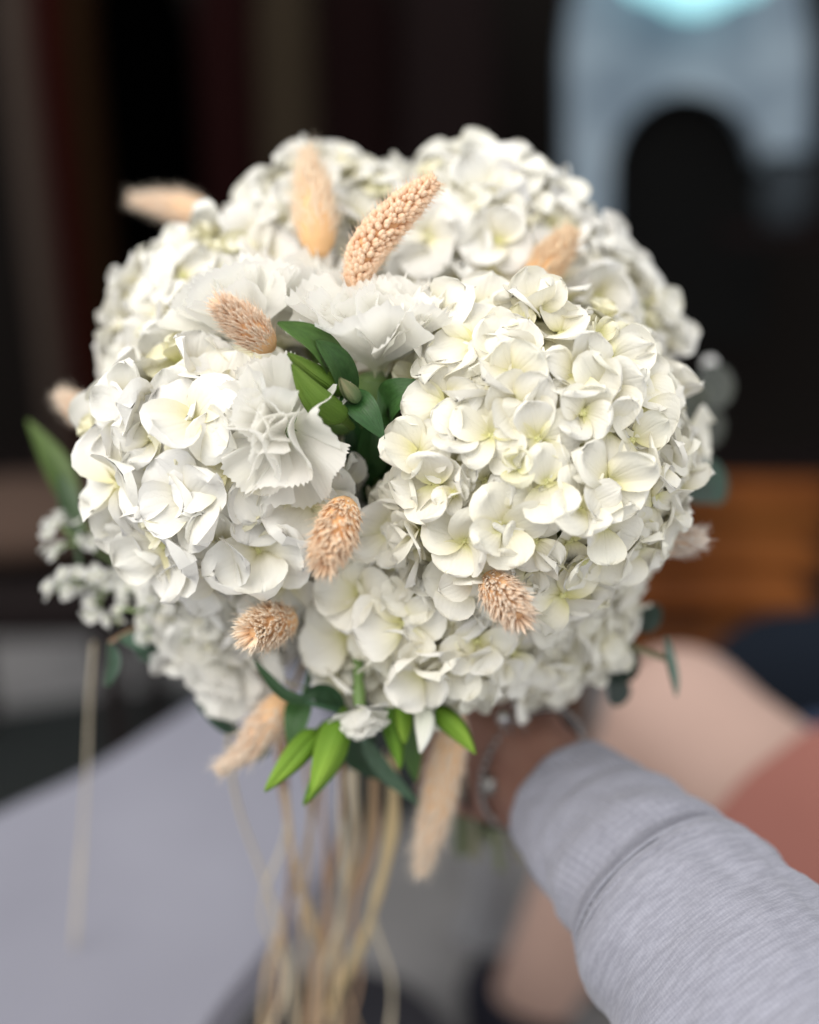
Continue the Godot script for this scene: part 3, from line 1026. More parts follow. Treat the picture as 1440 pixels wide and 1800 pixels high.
func person() -> void:
	# forearm in a grey sweatshirt
	var w0 := P(958, 1372, 0.505)
	var sv := [P(982, 1392, 0.495), P(1048, 1457, 0.476), P(1142, 1550, 0.446), P(1290, 1735, 0.408), P(1440, 1930, 0.375), P(1640, 2180, 0.335)]
	var t := thing("person", "person's arm in a heather grey sweatshirt holding the bouquet", "person", sv[0])
	var ax := curve(sv, 120)
	var nz := FastNoiseLite.new()
	nz.seed = 8; nz.frequency = 1.0
	var sleeve := func(g: Geo, f0: float, f1: float, rad: Callable, nv: int, nu: int, us: float, vs: float) -> void:
		g.sheet(nu, nv, func(a, b):
			var f := lerpf(f0, f1, b)
			var x := f * 120
			var q := mini(int(x), 119)
			var p: Vector3 = ax[q].lerp(ax[q + 1], x - q)
			var d: Vector3 = (ax[mini(q + 3, 120)] - ax[maxi(q - 2, 0)]).normalized()
			var s := d.cross(D(0, 0, 1)).normalized()
			var up := s.cross(d)
			var an: float = a * TAU
			var r: float = rad.call(f, an, b)
			return [p + (s * cos(an) + up * sin(an)) * r, Color.WHITE, Vector2(a * us, f * vs)])
	var base := func(f: float) -> float:
		var ks := [0.0, 0.20, 0.40, 0.48, 0.64, 0.80, 1.0]
		var rs := [0.0290, 0.0335, 0.0380, 0.0415, 0.0490, 0.0535, 0.057]
		for k in 6:
			if f <= ks[k + 1]: return lerpf(rs[k], rs[k + 1], smoothstep(0, 1, (f - ks[k]) / (ks[k + 1] - ks[k])) * 0.5 + 0.5 * (f - ks[k]) / (ks[k + 1] - ks[k]))
		return 0.057
	var cuff := Geo.new()
	sleeve.call(cuff, 0.0, 0.445, func(f, an, b):
		var r: float = base.call(f)
		r *= 1 + 0.020 * nz.get_noise_2d(cos(an) * 1.6 + f * 3, sin(an) * 1.6 + f * 6) * 2
		r += 0.00042 * sin(an * 64) * smoothstep(0.0, 0.06, b)
		r += 0.0012 * sin(f * 55 + 2 * sin(an + 1.0)) * smoothstep(0.25, 0.9, b)
		return r * (0.93 + 0.07 * smoothstep(0.0, 0.05, b)), 56, 240, 1.0, 2.0)
	# turned-in cuff edge
	sleeve.call(cuff, 0.0, 0.06, func(f, an, b): return base.call(f) * (0.93 - 0.09 * smoothstep(0.0, 0.4, b)) - 0.0006, 6, 240, 0.8, 1.5)
	part("cuff", local(cuff, t), mats.cuff, t)
	var sl := Geo.new()
	sleeve.call(sl, 0.432, 1.0, func(f, an, b):
		var r: float = base.call(f) + 0.0016
		r += 0.0024 * exp(-pow((f - 0.485) / 0.035, 2)) * (0.7 + 0.5 * sin(an * 2 + 0.6))
		var wob := 0.9 * sin(an * 1.0 + 0.7) + 0.3 * sin(an * 3 + 1.0)
		r += 0.0016 * sin(f * 38 + wob * 2.4 + 2.0 * nz.get_noise_2d(f * 4, an)) * smoothstep(0.46, 0.56, f) * (0.5 + 0.5 * nz.get_noise_2d(f * 9, cos(an) * 1.5))
		r += 0.0022 * nz.get_noise_2d(f * 7, cos(an) * 1.3 + sin(an) * 2.2)
		return r * (0.95 + 0.05 * smoothstep(0.0, 0.015, b)), 90, 120, 1.0, 2.0)
	part("sleeve", local(sl, t), mats.sweatshirt, t)
	var seam := Geo.new()                                # stitched ridges by the seam
	for e in 2:
		sleeve.call(seam, 0.432 + e * 0.016, 0.438 + e * 0.016, func(f, an, b):
			return base.call(f) + 0.0016 + (0.0024 * exp(-pow((f - 0.485) / 0.035, 2)) * (0.7 + 0.5 * sin(an * 2 + 0.6)) if e else 0.0) + 0.0004 + 0.0006 * sin(PI * b) * (0.6 + 0.4 * sin(an * 120)), 4, 480, 1.0, 1.35)
	for k in 190:
		var an := TAU * k / 190.0
		var seg := []
		for e in 3:
			var f := 0.412 + 0.008 * e
			var q := int(f * 120)
			var p: Vector3 = ax[q].lerp(ax[q + 1], f * 120 - q)
			var d: Vector3 = (ax[q + 3] - ax[q - 2]).normalized()
			var sv2 := d.cross(D(0, 0, 1)).normalized()
			seg.append(p + (sv2 * cos(an) + sv2.cross(d) * sin(an)) * (base.call(f) * (1 + 0.02 * nz.get_noise_2d(cos(an) * 1.6 + f * 3, sin(an) * 1.6 + f * 6) * 2) + 0.0005 + (0.0005 if e == 1 else -0.0003)))
		seam.tube(seg, [0.00022, 0.0003, 0.00022], 5, Color.WHITE)
	part("seam_stitches", local(seam, t), mats.sweatshirt, t).set_meta("kind", "stuff")
	# hand closed round the wrapped stems
	var h0 := P(822, 1290, 0.570)
	var h1 := P(850, 1470, 0.590)
	var hd := (h1 - h0).normalized()
	var fwd := (P(832, 1255, 0.566) - w0).normalized()
	fwd = (fwd - hd * fwd.dot(hd)).normalized()
	var sd := hd.cross(fwd)
	if sd.dot(cam_t.origin - h0) < 0: sd = -sd
	var hc := P(832, 1255, 0.566)
	var caps := []
	var elbow: Vector3 = ax[14]
	caps.append([elbow, w0, 0.026, 0.0245])
	for k in 4:
		var off := (k - 1.5) * 0.0195 - 0.004
		var kn := hc + hd * off + sd * 0.027 - fwd * (0.004 + 0.004 * absf(k - 1.2))
		caps.append([w0 + hd * off * 0.4 + sd * 0.002, kn, 0.0165, 0.0125])
		var ln: float = [0.92, 1.0, 0.95, 0.78][k]
		var j1: Vector3 = hc + hd * (off + 0.001) + sd * 0.020 + fwd * 0.027 * ln
		var j2: Vector3 = hc + hd * (off + 0.001) - sd * 0.014 + fwd * 0.022 * ln
		var j3: Vector3 = hc + hd * (off + 0.001) - sd * 0.025 + fwd * 0.002
		caps.append([kn, j1, 0.0105, 0.0092])
		caps.append([j1, j2, 0.0090, 0.0080])
		caps.append([j2, j3, 0.0078, 0.0066])
	var th0 := w0 + fwd * 0.028 - hd * 0.02 - sd * 0.008
	var th1 := hc - hd * 0.042 - sd * 0.016 - fwd * 0.012
	caps.append([w0 + fwd * 0.005 - hd * 0.008, th0, 0.018, 0.015])
	caps.append([th0, th1, 0.0135, 0.0105])
	caps.append([th1, hc - hd * 0.040 - sd * 0.018 + fwd * 0.016, 0.0100, 0.0082])
	for q in caps:
		q[0] -= t.position; q[1] -= t.position
	part("hand", body_mesh(caps, 0.003, 0.006), mats.skin, t)
	# bracelets round the wrist
	var wd := (w0 - elbow).normalized()
	var pax := (hc - w0).normalized()
	var bc := w0.lerp(hc, 0.16)
	var bt := thing("beaded_bracelet", "beaded silver bracelet hanging round the wrist by the grey cuff", "bracelet", bc)
	var bx := (hd - pax * hd.dot(pax)).normalized()
	var fb := Basis(bx, pax, bx.cross(pax))
	var bead := Geo.new()
	bead.blob(Transform3D(Basis.from_scale(Vector3.ONE * 0.0019)), 10, 7, Color(0.30, 0.29, 0.285))
	var bm := bead.mesh()
	var silver := std("silver", Color.WHITE, 0.25, true)
	silver.metallic = 0.85
	for k in 46:
		var an := TAU * k / 46
		part("bead", bm, silver, bt, Transform3D(Basis(), fb * Vector3(cos(an) * 0.0325, 0.004 * sin(an + 1.0), sin(an) * 0.0285)))
	for k in 3:
		var cp := [P(885, 1262, 0.475), P(917, 1262, 0.473), P(912, 1238, 0.476)][k] as Vector3
		var cg := Geo.new()
		cg.blob(Transform3D(Basis.from_scale(Vector3(0.0035, 0.0038, 0.0032)), cp), 12, 8, Color(0.5, 0.49, 0.49))
		cg.tube([cp, cp + (bc - cp) * 0.3], [0.0008, 0.0008], 6, Color(0.6, 0.6, 0.6))
		part("charm", local(cg, bt), silver, bt)
	var dbc := w0.lerp(hc, 0.42)
	var dt := thing("dark_cord_bracelet", "dark cord bracelet with a pale charm on the back of the hand", "bracelet", dbc)
	var dg := Geo.new()
	var ring := []
	var rad := []
	for k in 33:
		var an := TAU * k / 32
		ring.append(dbc + fb * Vector3(cos(an) * 0.039, 0.003 * sin(an * 2), sin(an) * 0.030))
		rad.append(0.0035)
	dg.tube(ring, rad, 8, Color(0.03, 0.032, 0.036))
	part("cord", local(dg, dt), mats.bag, dt)
	var dcg := Geo.new()
	dcg.blob(Transform3D(Basis.from_scale(Vector3(0.005, 0.005, 0.004)), P(862, 1380, 0.50)), 12, 8, Color(0.34, 0.33, 0.32))
	part("charm", local(dcg, dt), silver, dt)
	# someone sitting beyond: bare knee and shin, salmon shorts, dark shoe
	var knee := on_level(1195, 1268, 0.46)
	var ank := on_level(930, 1765, 0.07)
	var hip := P(1640, 1690, 0.74)
	var lt := thing("person", "seated person's bare knee and shin with salmon shorts, out of focus", "person", knee)
	var kk := lt.position
	var mid := knee.lerp(ank, 0.35)
	part("leg", body_mesh([[hip - kk, knee - kk, 0.080, 0.060], [knee - kk, mid - kk, 0.058, 0.058], [mid - kk, ank - kk, 0.058, 0.040]], 0.008, 0.02), std("leg_skin", Color(0.56, 0.375, 0.31), 0.6), lt)
	var sg := Geo.new()
	var s0 := knee.lerp(hip, 0.47)
	var sdir := (hip - knee).normalized()
	var s1 := hip + sdir * 0.05
	var sx := frame(sdir, 0.0)
	sg.sheet(40, 16, func(a, b):
		var an: float = a * TAU
		var r: float = lerpf(0.089, 0.112, b) * (1 + 0.03 * sin(an * 5 + b * 4) + 0.02 * sin(an * 9 - b * 7))
		return [s0.lerp(s1, b) + (sx * Vector3(cos(an), 0, sin(an))) * r, Color(0.36, 0.15, 0.125)])
	part("shorts", local(sg, lt), mats.cloth, lt)
	var shg := Geo.new()
	shg.blob(Transform3D(Basis(Vector3.UP, 0.3).scaled(Vector3(1, 1, 1)) * Basis.from_scale(Vector3(0.05, 0.048, 0.12)), ank + Vector3(-0.01, -0.022, 0.03)), 20, 12, Color(0.02, 0.022, 0.03))
	part("shoe", local(shg, lt), mats.bag, lt)

func bouquet() -> void:
	ball_at = P(690, 745, 0.485)
	blooms = [
		{"c": P(912, 805, 0.430), "r": 0.0600, "L": 0.0134, "pal": "cream"},
		{"c": P(775, 1020, 0.450), "r": 0.0430, "L": 0.0138, "pal": "cream"},
		{"c": P(412, 805, 0.432), "r": 0.0465, "L": 0.0165, "pal": "white"},
		{"c": P(428, 628, 0.490), "r": 0.0530, "L": 0.0150, "pal": "white"},
		{"c": P(600, 480, 0.515), "r": 0.0480, "L": 0.0150, "pal": "white"},
		{"c": P(840, 490, 0.500), "r": 0.0480, "L": 0.0160, "pal": "white"},
		{"c": P(975, 605, 0.500), "r": 0.0440, "L": 0.0150, "pal": "white"},
		{"c": P(995, 845, 0.475), "r": 0.0415, "L": 0.0140, "pal": "cream"},
		{"c": P(925, 1035, 0.485), "r": 0.0410, "L": 0.0140, "pal": "cream"},
		{"c": P(410, 1040, 0.480), "r": 0.0300, "L": 0.0150, "pal": "white"},
	]
	keep_out = [[P(630, 715, 0.390), 0.026], [P(635, 800, 0.390), 0.019], [P(590, 640, 0.400), 0.022], [P(490, 735, 0.375), 0.032], [P(660, 570, 0.420), 0.032], [P(420, 540, 0.415), 0.022], [P(640, 720, 0.43), 0.026], [P(530, 540, 0.44), 0.022]]
	for q in [[628, 712, 0.0235], [652, 800, 0.0170], [560, 640, 0.0200]]:
		var a := P(q[0], q[1], 0.46)
		gaps.append([a, (cam_t.origin - a).normalized(), q[2]])
	var names := [
		"large creamy hydrangea bloom beside the green-leaved gap, facing forward",
		"creamy hydrangea bloom at the lower edge above the green buds",
		"white hydrangea bloom tucked round the frilly front carnation",
		"softly blurred white hydrangea behind the brown tinged grass head",
		"white hydrangea at the back behind the upright grass head",
		"big petalled white hydrangea rising highest behind the curved grass head",
		"white hydrangea on the shoulder, behind the grass head leaning to the dark arch",
		"creamy hydrangea at the edge nearest the wooden bench",
		"shaded creamy hydrangea at the bottom just above the grey sleeve",
		"small white hydrangea low on the filler flower side",
	]
	var anchors := [
		[[905, 662, -0.15, -0.15, 1, 1.0, 34, 0.6], [838, 612, -0.1, 0.3, 1, 1.25, 20, 0.2], [1008, 665, 0.25, 0.0, 1, 1.05, 30, 1.1], [1062, 640, 0.5, 0.3, 0.8, 1.1, 10, 0.1],
		[778, 588, -0.2, 0.5, 0.9, 1.25, 12, 0.5], [790, 715, -0.3, 0.2, 1, 1.1, 25, 0.2], [866, 766, -0.1, -0.1, 1, 1.0, 20, 0.9], [942, 770, 0.2, -0.3, 1, 1.1, 15, 0.3],
		[1062, 846, 0.3, -0.1, 1, 1.15, 22, 0.7], [1010, 893, 0.3, 0.3, 1, 1.05, 48, 0.1], [880, 922, 0.2, -0.2, 1, 1.1, 30, 0.4], [816, 945, 0.05, -0.1, 1, 1.0, 34, 1.2],
		[692, 925, -0.25, -0.05, 1, 1.15, 18, 0.8], [803, 866, -0.1, 0.0, 1, 0.55, 55, 0.3], [745, 800, -0.4, 0.1, 1, 1.0, 30, 0.5], [985, 1035, 0.2, -0.5, 0.9, 1.2, 14, 0.9], [940, 560, 0.1, 0.6, 0.8, 1.05, 30, 0.4], [700, 640, -0.6, 0.4, 0.8, 1.15, 10, 0.2]],
		[[617, 1110, -0.15, -0.1, 1, 1.25, 4, 0.5], [712, 1092, 0.0, 0.0, 1, 1.2, 10, 0.25], [740, 1170, 0.1, -0.4, 1, 1.1, 40, 0.9], [835, 1120, 0.1, -0.3, 1, 1.05, 25, 0.2], [610, 1185, -0.3, -0.4, 1, 1.1, 20, 0.7], [640, 1040, -0.3, 0.2, 1, 1.15, 22, 0.1]],
		[[408, 830, -0.25, 0.35, 1, 1.2, 8, 0.35], [536, 880, 0.1, 0.1, 1, 1.15, 22, 0.75], [350, 745, -0.3, 0.3, 1, 1.15, 20, 0.9], [455, 960, -0.2, -0.1, 1, 1.3, 30, 0.15], [345, 880, -0.5, 0.1, 1, 1.1, 28, 0.6], [300, 950, -0.5, -0.3, 1, 1.2, 22, 0.2], [225, 850, -0.9, 0.0, 0.8, 1.25, 18, 0.5], [390, 950, -0.3, -0.3, 1, 1.1, 20, 0.1], [500, 1010, 0.0, -0.4, 1, 1.25, 12, 0.4]],
		[], [],
		[[855, 355, 0.05, 0.25, 1, 1.25, 14, 0.6], [760, 420, -0.35, 0.1, 1, 1.1, 40, 0.2], [870, 490, 0.1, 0.3, 1, 0.9, 30, 0.2]],
		[[1060, 450, 0.5, 0.3, 0.9, 1.2, 12, 0.4]], [[1190, 775, 0.9, -0.1, 0.6, 1.15, 16, 0.2]], [], [],
	]
	for k in blooms.size(): add_bloom(k, names[k], anchors[k])

	# carnations
	carnation("frilly white carnation in front, bulging over the gap with green leaves", P(512, 752, 0.386), D(-0.55, -0.04, 0.84), 0.0280, 30, 4, 82)
	carnation("upright white carnation seen from its side above the dark green leaves", P(663, 672, 0.408), D(0.02, 0.86, 0.45), 0.041, 26, 56, 88)
	carnation("translucent white carnation behind the brown tinged grass head", P(452, 622, 0.415), D(-0.30, 0.92, 0.28), 0.036, 18, 62, 88)
	carnation("pale carnation half hidden between two other carnations", P(570, 610, 0.440), D(-0.30, 0.95, 0.2), 0.038, 18, 62, 88)
	carnation("blurred white carnation low behind the lowest grass heads", P(430, 1130, 0.470), D(-0.55, -0.50, 0.65), 0.032, 22, 8, 80)
	carnation("tiny ruffled white carnation bud poking out above the green buds", P(632, 1232, 0.425), D(0.06, -0.90, 0.45), 0.0130, 20, 45, 88)

	# dried grass heads
	var egg := [0.35, 0.85, 1.0, 1.0, 0.9, 0.72, 0.45, 0.15]
	var slim := [0.3, 0.65, 0.9, 1.0, 1.0, 0.95, 0.8, 0.55, 0.2]
	seed_head("blurred peach grass head poking out towards the black coat", [P(385, 392, 0.545), P(320, 366, 0.550), P(243, 352, 0.556)], 0.0105, "tight", egg, 190)
	seed_head("straw coloured grass head standing upright before the blooms", [P(562, 452, 0.435), P(553, 370, 0.440), P(543, 282, 0.447)], 0.0112, "fluff", egg, 230, Color(1.0, 0.98, 0.91))
	seed_head("long curved peach grass head with bead-like seeds", [P(622, 512, 0.402), P(645, 440, 0.398), P(700, 375, 0.396), P(765, 316, 0.395)], 0.0066, "bead", [0.45, 0.75, 1.0, 1.05, 1.0, 0.9, 0.65, 0.3], 560, Color(1.0, 0.93, 0.87))
	seed_head("brown tinged feathery grass head over the front carnation", [P(478, 612, 0.385), P(440, 578, 0.376), P(392, 540, 0.368)], 0.0080, "open", egg, 250, Color(1.03, 0.99, 0.95))
	seed_head("orange grass head leaning towards the dark arch", [P(932, 505, 0.445), P(965, 462, 0.440), P(997, 418, 0.436)], 0.0100, "tight", egg, 200, Color(1.0, 0.94, 0.82))
	seed_head("rusty peach grass head between the two front hydrangeas", [P(606, 888, 0.382), P(592, 932, 0.367), P(573, 985, 0.356)], 0.0092, "open", [0.6, 0.95, 1.0, 1.0, 0.95, 0.8, 0.55, 0.25], 260, Color(1.04, 1.0, 0.93))
	seed_head("spiky peach grass head in the middle of the creamy bloom", [P(862, 1020, 0.387), P(885, 1048, 0.374), P(912, 1082, 0.364)], 0.0088, "open", [0.6, 0.95, 1.0, 1.0, 0.95, 0.8, 0.55, 0.25], 240)
	seed_head("peach grass head above the thin curling green stem", [P(506, 1090, 0.416), P(477, 1098, 0.403), P(446, 1112, 0.393)], 0.0100, "open", [0.55, 0.9, 1.0, 1.0, 0.95, 0.85, 0.6, 0.3], 240, Color(1.06, 1.07, 1.05))
	seed_head("small blurred peach tip behind the bloom above the long leaf", [P(190, 745, 0.49), P(145, 722, 0.49), P(112, 700, 0.49)], 0.0085, "tight", egg, 150)
	seed_head("pale peach grass head sticking out over the wooden bench", [P(1140, 956, 0.440), P(1180, 950, 0.432), P(1222, 948, 0.425)], 0.0085, "tight", egg, 180, Color(1.0, 1.08, 1.2))
	seed_head("tapering peach grass head hanging with a thin curved tail", [P(512, 1222, 0.450), P(470, 1270, 0.446), P(432, 1318, 0.444), P(398, 1344, 0.443)], 0.0098, "tight", [0.5, 1.0, 1.0, 0.85, 0.6, 0.35, 0.2, 0.12], 230)
	seed_head("longest peach grass head hanging down beside the hand", [P(806, 1235, 0.470), P(788, 1330, 0.474), P(765, 1430, 0.482), P(742, 1522, 0.490)], 0.0106, "tight", slim, 420, Color(1.04, 1.06, 1.06))

	# green leaves in the gap
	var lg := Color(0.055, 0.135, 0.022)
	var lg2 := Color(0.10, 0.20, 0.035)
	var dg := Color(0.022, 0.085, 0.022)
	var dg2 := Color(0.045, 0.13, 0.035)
	var gg := "green leaves in the gap between the blooms"
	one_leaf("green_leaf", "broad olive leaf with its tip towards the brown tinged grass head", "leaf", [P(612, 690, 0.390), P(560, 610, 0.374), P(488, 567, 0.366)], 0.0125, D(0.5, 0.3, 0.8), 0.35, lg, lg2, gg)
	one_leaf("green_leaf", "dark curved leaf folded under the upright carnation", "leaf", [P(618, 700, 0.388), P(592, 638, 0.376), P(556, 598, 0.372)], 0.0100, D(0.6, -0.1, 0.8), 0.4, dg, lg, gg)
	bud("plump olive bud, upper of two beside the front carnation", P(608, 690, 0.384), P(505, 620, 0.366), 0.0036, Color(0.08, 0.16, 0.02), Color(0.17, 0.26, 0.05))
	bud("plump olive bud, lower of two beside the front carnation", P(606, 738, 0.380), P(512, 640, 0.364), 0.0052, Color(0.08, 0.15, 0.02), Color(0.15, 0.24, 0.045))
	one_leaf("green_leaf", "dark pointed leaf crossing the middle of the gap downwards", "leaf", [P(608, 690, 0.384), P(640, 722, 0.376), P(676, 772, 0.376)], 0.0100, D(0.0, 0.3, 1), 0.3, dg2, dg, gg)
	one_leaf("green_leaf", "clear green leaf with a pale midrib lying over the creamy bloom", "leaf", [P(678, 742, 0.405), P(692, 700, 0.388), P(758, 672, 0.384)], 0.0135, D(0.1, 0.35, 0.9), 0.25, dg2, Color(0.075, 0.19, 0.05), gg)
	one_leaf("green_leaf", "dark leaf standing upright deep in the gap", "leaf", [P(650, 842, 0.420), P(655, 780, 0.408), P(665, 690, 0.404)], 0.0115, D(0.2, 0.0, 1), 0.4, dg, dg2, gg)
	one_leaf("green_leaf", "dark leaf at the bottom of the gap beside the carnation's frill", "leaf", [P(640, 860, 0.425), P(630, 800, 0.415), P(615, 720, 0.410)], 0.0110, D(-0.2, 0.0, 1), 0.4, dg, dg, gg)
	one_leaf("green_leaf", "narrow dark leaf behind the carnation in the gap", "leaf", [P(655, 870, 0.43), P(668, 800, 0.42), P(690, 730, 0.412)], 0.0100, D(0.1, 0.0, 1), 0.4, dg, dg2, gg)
	bud("tiny grey green bud at the foot of the upright carnation", P(630, 704, 0.378), P(598, 664, 0.370), 0.0028, Color(0.09, 0.15, 0.06), Color(0.30, 0.28, 0.16))

	# greens on the left
	one_leaf("green_leaf", "long blurred green leaf pointing up beside the small peach tip", "leaf", [P(130, 905, 0.520), P(96, 815, 0.53), P(48, 738, 0.54)], 0.0130, D(0.5, 0.2, 0.8), 0.3, Color(0.05, 0.10, 0.02), Color(0.14, 0.22, 0.04), "loose leaves round the bouquet's edge")
	one_leaf("green_leaf", "dull bluish leaf below the long blurred green leaf", "leaf", [P(135, 960, 0.50), P(122, 890, 0.505), P(105, 830, 0.51)], 0.0110, D(0.6, 0.1, 0.8), 0.3, Color(0.08, 0.13, 0.07), Color(0.10, 0.17, 0.10), "loose leaves round the bouquet's edge")
	white_sprig("white filler sprig reaching furthest out under the long leaf", [P(240, 1010, 0.49), P(170, 970, 0.485), P(110, 930, 0.48)], [[P(96, 924, 0.48), 0.9, 9, 0.0035], [P(165, 936, 0.475), 0.5, 12, 0.0048], [P(90, 975, 0.49), 0.7, 3, 0.003]])
	white_sprig("white filler sprig with its blossoms hanging in a bent row", [P(255, 1040, 0.485), P(190, 1035, 0.48), P(130, 1020, 0.475)], [[P(105, 1042, 0.475), 1.0, 12, 0.0046], [P(130, 1020, 0.472), 0.9, 10, 0.004], [P(178, 1020, 0.475), 0.55, 10, 0.004], [P(170, 1060, 0.478), 0.5, 7, 0.0032], [P(166, 1088, 0.478), 0.5, 5, 0.0025]])
	white_sprig("white filler sprig lying against the blurred low carnation", [P(330, 1040, 0.475), P(285, 1060, 0.465), P(240, 1075, 0.46)], [[P(270, 1058, 0.462), 0.5, 12, 0.0048], [P(205, 1080, 0.47), 1.0, 7, 0.0036], [P(292, 1085, 0.462), 0.4, 9, 0.004], [P(262, 1110, 0.465), 0.6, 8, 0.004], [P(330, 1105, 0.458), 0.2, 7, 0.004], [P(225, 1035, 0.47), 0.8, 4, 0.003]])
	white_sprig("white filler sprig with two blossoms next to the blurred bloom", [P(330, 1000, 0.48), P(270, 1000, 0.48), P(220, 1005, 0.48)], [[P(232, 1012, 0.478), 0.9, 4, 0.003], [P(290, 1012, 0.475), 0.4, 5, 0.003]])
	var e1 := thing("eucalyptus_sprig", "small eucalyptus sprig with a bluish leaf under the white filler", "eucalyptus", P(260, 1100, 0.47), "eucalyptus sprigs round the bouquet's edge")
	var g1 := Geo.new()
	g1.tube([P(270, 1095, 0.475), P(225, 1110, 0.47), P(192, 1130, 0.465)], [0.0011, 0.001, 0.0008], 6, Color(0.30, 0.20, 0.13))
	part("stem", local(g1, e1), mats.leaf_plain, e1)
	for q in [[P(191, 1128, 0.465), D(0.02, -1, 0.1), D(0.95, 0, 0.35), 0.019, 0.010, Color(0.16, 0.27, 0.22)], [P(215, 1112, 0.468), D(0.5, -0.3, 0.2), D(0.2, 0.8, 0.5), 0.014, 0.012, Color(0.10, 0.18, 0.15)], [P(250, 1100, 0.472), D(0.3, -0.9, 0.1), D(0.5, 0.2, 0.8), 0.016, 0.014, Color(0.10, 0.17, 0.14)]]:
		var g := Geo.new()
		round_leaf(g, q[0], q[1], q[2], q[3], q[4], q[5])
		part("leaf", local(g, e1), mats.leaf, e1)

	# greens at the bottom
	var yg := Color(0.11, 0.22, 0.02)
	var yg2 := Color(0.27, 0.43, 0.06)
	bud("fat bright green bud hanging lowest under the bloom", P(600, 1262, 0.428), P(548, 1395, 0.418), 0.0064, yg, yg2)
	bud("bright green bud slanting out furthest under the bloom", P(560, 1285, 0.432), P(466, 1392, 0.424), 0.0048, yg, yg2)
	bud("thin dark green bud behind the fat bright green one", P(606, 1300, 0.436), P(534, 1416, 0.426), 0.0042, Color(0.10, 0.20, 0.03), Color(0.2, 0.36, 0.05))
	bud("narrow dark green bud beside the tiny carnation bud", P(684, 1240, 0.436), P(704, 1352, 0.430), 0.0042, Color(0.07, 0.16, 0.02), Color(0.18, 0.34, 0.04))
	bud("short bright green bud between the dark and the white bud", P(708, 1232, 0.432), P(711, 1308, 0.426), 0.0034, yg, yg2)
	bud("closed white bud hanging beside the short green one", P(744, 1240, 0.428), P(739, 1324, 0.420), 0.0040, Color(0.72, 0.74, 0.62), Color(0.86, 0.86, 0.82))
	bud("bright green bud pointing towards the hand", P(762, 1244, 0.434), P(836, 1326, 0.424), 0.0045, yg, yg2)
	var gb := "leaves hanging under the bouquet"
	one_leaf("green_leaf", "dark green leaf hanging beside the tapering grass head", "leaf", [P(535, 1222, 0.445), P(524, 1265, 0.438), P(512, 1330, 0.436)], 0.0105, D(-0.3, 0.2, 1), 0.4, dg2, Color(0.06, 0.15, 0.04), gb)
	one_leaf("green_leaf", "folded bluish green leaf curling just under the bloom", "leaf", [P(600, 1245, 0.44), P(565, 1212, 0.434), P(530, 1222, 0.43)], 0.0110, D(0, -0.5, 0.9), 0.5, Color(0.05, 0.11, 0.06), Color(0.06, 0.13, 0.07), gb)
	one_leaf("green_leaf", "thin green strap curling from the peach grass head", "leaf", [P(545, 1235, 0.432), P(500, 1222, 0.428), P(468, 1190, 0.425), P(446, 1158, 0.423)], 0.0046, D(0.3, 0.6, 0.8), 0.3, Color(0.05, 0.12, 0.06), Color(0.06, 0.14, 0.06), gb)
	one_leaf("green_leaf", "grey green leaf slanting down to the longest grass head", "leaf", [P(638, 1300, 0.45), P(680, 1360, 0.452), P(738, 1416, 0.455)], 0.0062, D(-0.3, 0.5, 0.8), 0.3, Color(0.09, 0.16, 0.11), Color(0.07, 0.14, 0.09), gb)
	one_leaf("green_leaf", "broad dark leaf behind the green buds", "leaf", [P(640, 1250, 0.46), P(625, 1310, 0.462), P(670, 1372, 0.466)], 0.0165, D(0.1, 0.2, 1), 0.3, Color(0.02, 0.06, 0.025), Color(0.03, 0.08, 0.035), gb)
	one_leaf("green_leaf", "dark leaf among the buds below the white bud", "leaf", [P(720, 1250, 0.45), P(722, 1310, 0.452), P(732, 1375, 0.456)], 0.0095, D(0.1, 0.2, 1), 0.4, Color(0.04, 0.10, 0.02), Color(0.10, 0.2, 0.04), gb)
	one_leaf("green_leaf", "small dark leaf pointing out under the blurred carnation", "leaf", [P(418, 1288, 0.47), P(382, 1262, 0.47), P(345, 1235, 0.472)], 0.0075, D(0, 0.5, 0.9), 0.3, Color(0.03, 0.07, 0.05), Color(0.04, 0.09, 0.06), gb)
	one_leaf("green_leaf", "tiny dark round leaf beside the grass head's tail", "leaf", [P(470, 1302, 0.47), P(458, 1318, 0.47), P(452, 1338, 0.47)], 0.0085, D(0, 0.3, 0.9), 0.2, Color(0.03, 0.06, 0.05), Color(0.03, 0.07, 0.05), gb)

	# eucalyptus on the right
	var e2 := thing("eucalyptus_sprig", "eucalyptus sprig by the grey sleeve with one leaf seen edge-on", "eucalyptus", P(1060, 1120, 0.49), "eucalyptus sprigs round the bouquet's edge")
	var g2 := Geo.new()
	g2.tube([P(1040, 1115, 0.495), P(1100, 1135, 0.485), P(1170, 1158, 0.475)], [0.0016, 0.0015, 0.0013], 7, Color(0.30, 0.29, 0.18))
	part("stem", local(g2, e2), mats.leaf_plain, e2)
	for q in [[P(1172, 1118, 0.475), D(0.10, -1, 0.05), D(0.93, 0, 0.36), 0.0265, 0.0215, Color(0.16, 0.25, 0.23)], [P(1075, 1110, 0.50), D(0.25, -0.95, 0.1), D(-0.5, 0.3, 0.7), 0.024, 0.021, Color(0.03, 0.055, 0.045)], [P(1105, 1090, 0.50), D(0.45, 0.1, 0), D(0.2, -0.4, 0.9), 0.016, 0.016, Color(0.03, 0.055, 0.045)], [P(1085, 1180, 0.50), D(-0.1, -0.8, 0.2), D(0.6, 0.3, 0.7), 0.016, 0.016, Color(0.03, 0.05, 0.045)]]:
		var g := Geo.new()
		round_leaf(g, q[0], q[1], q[2], q[3], q[4], q[5])
		part("leaf", local(g, e2), mats.leaf, e2)
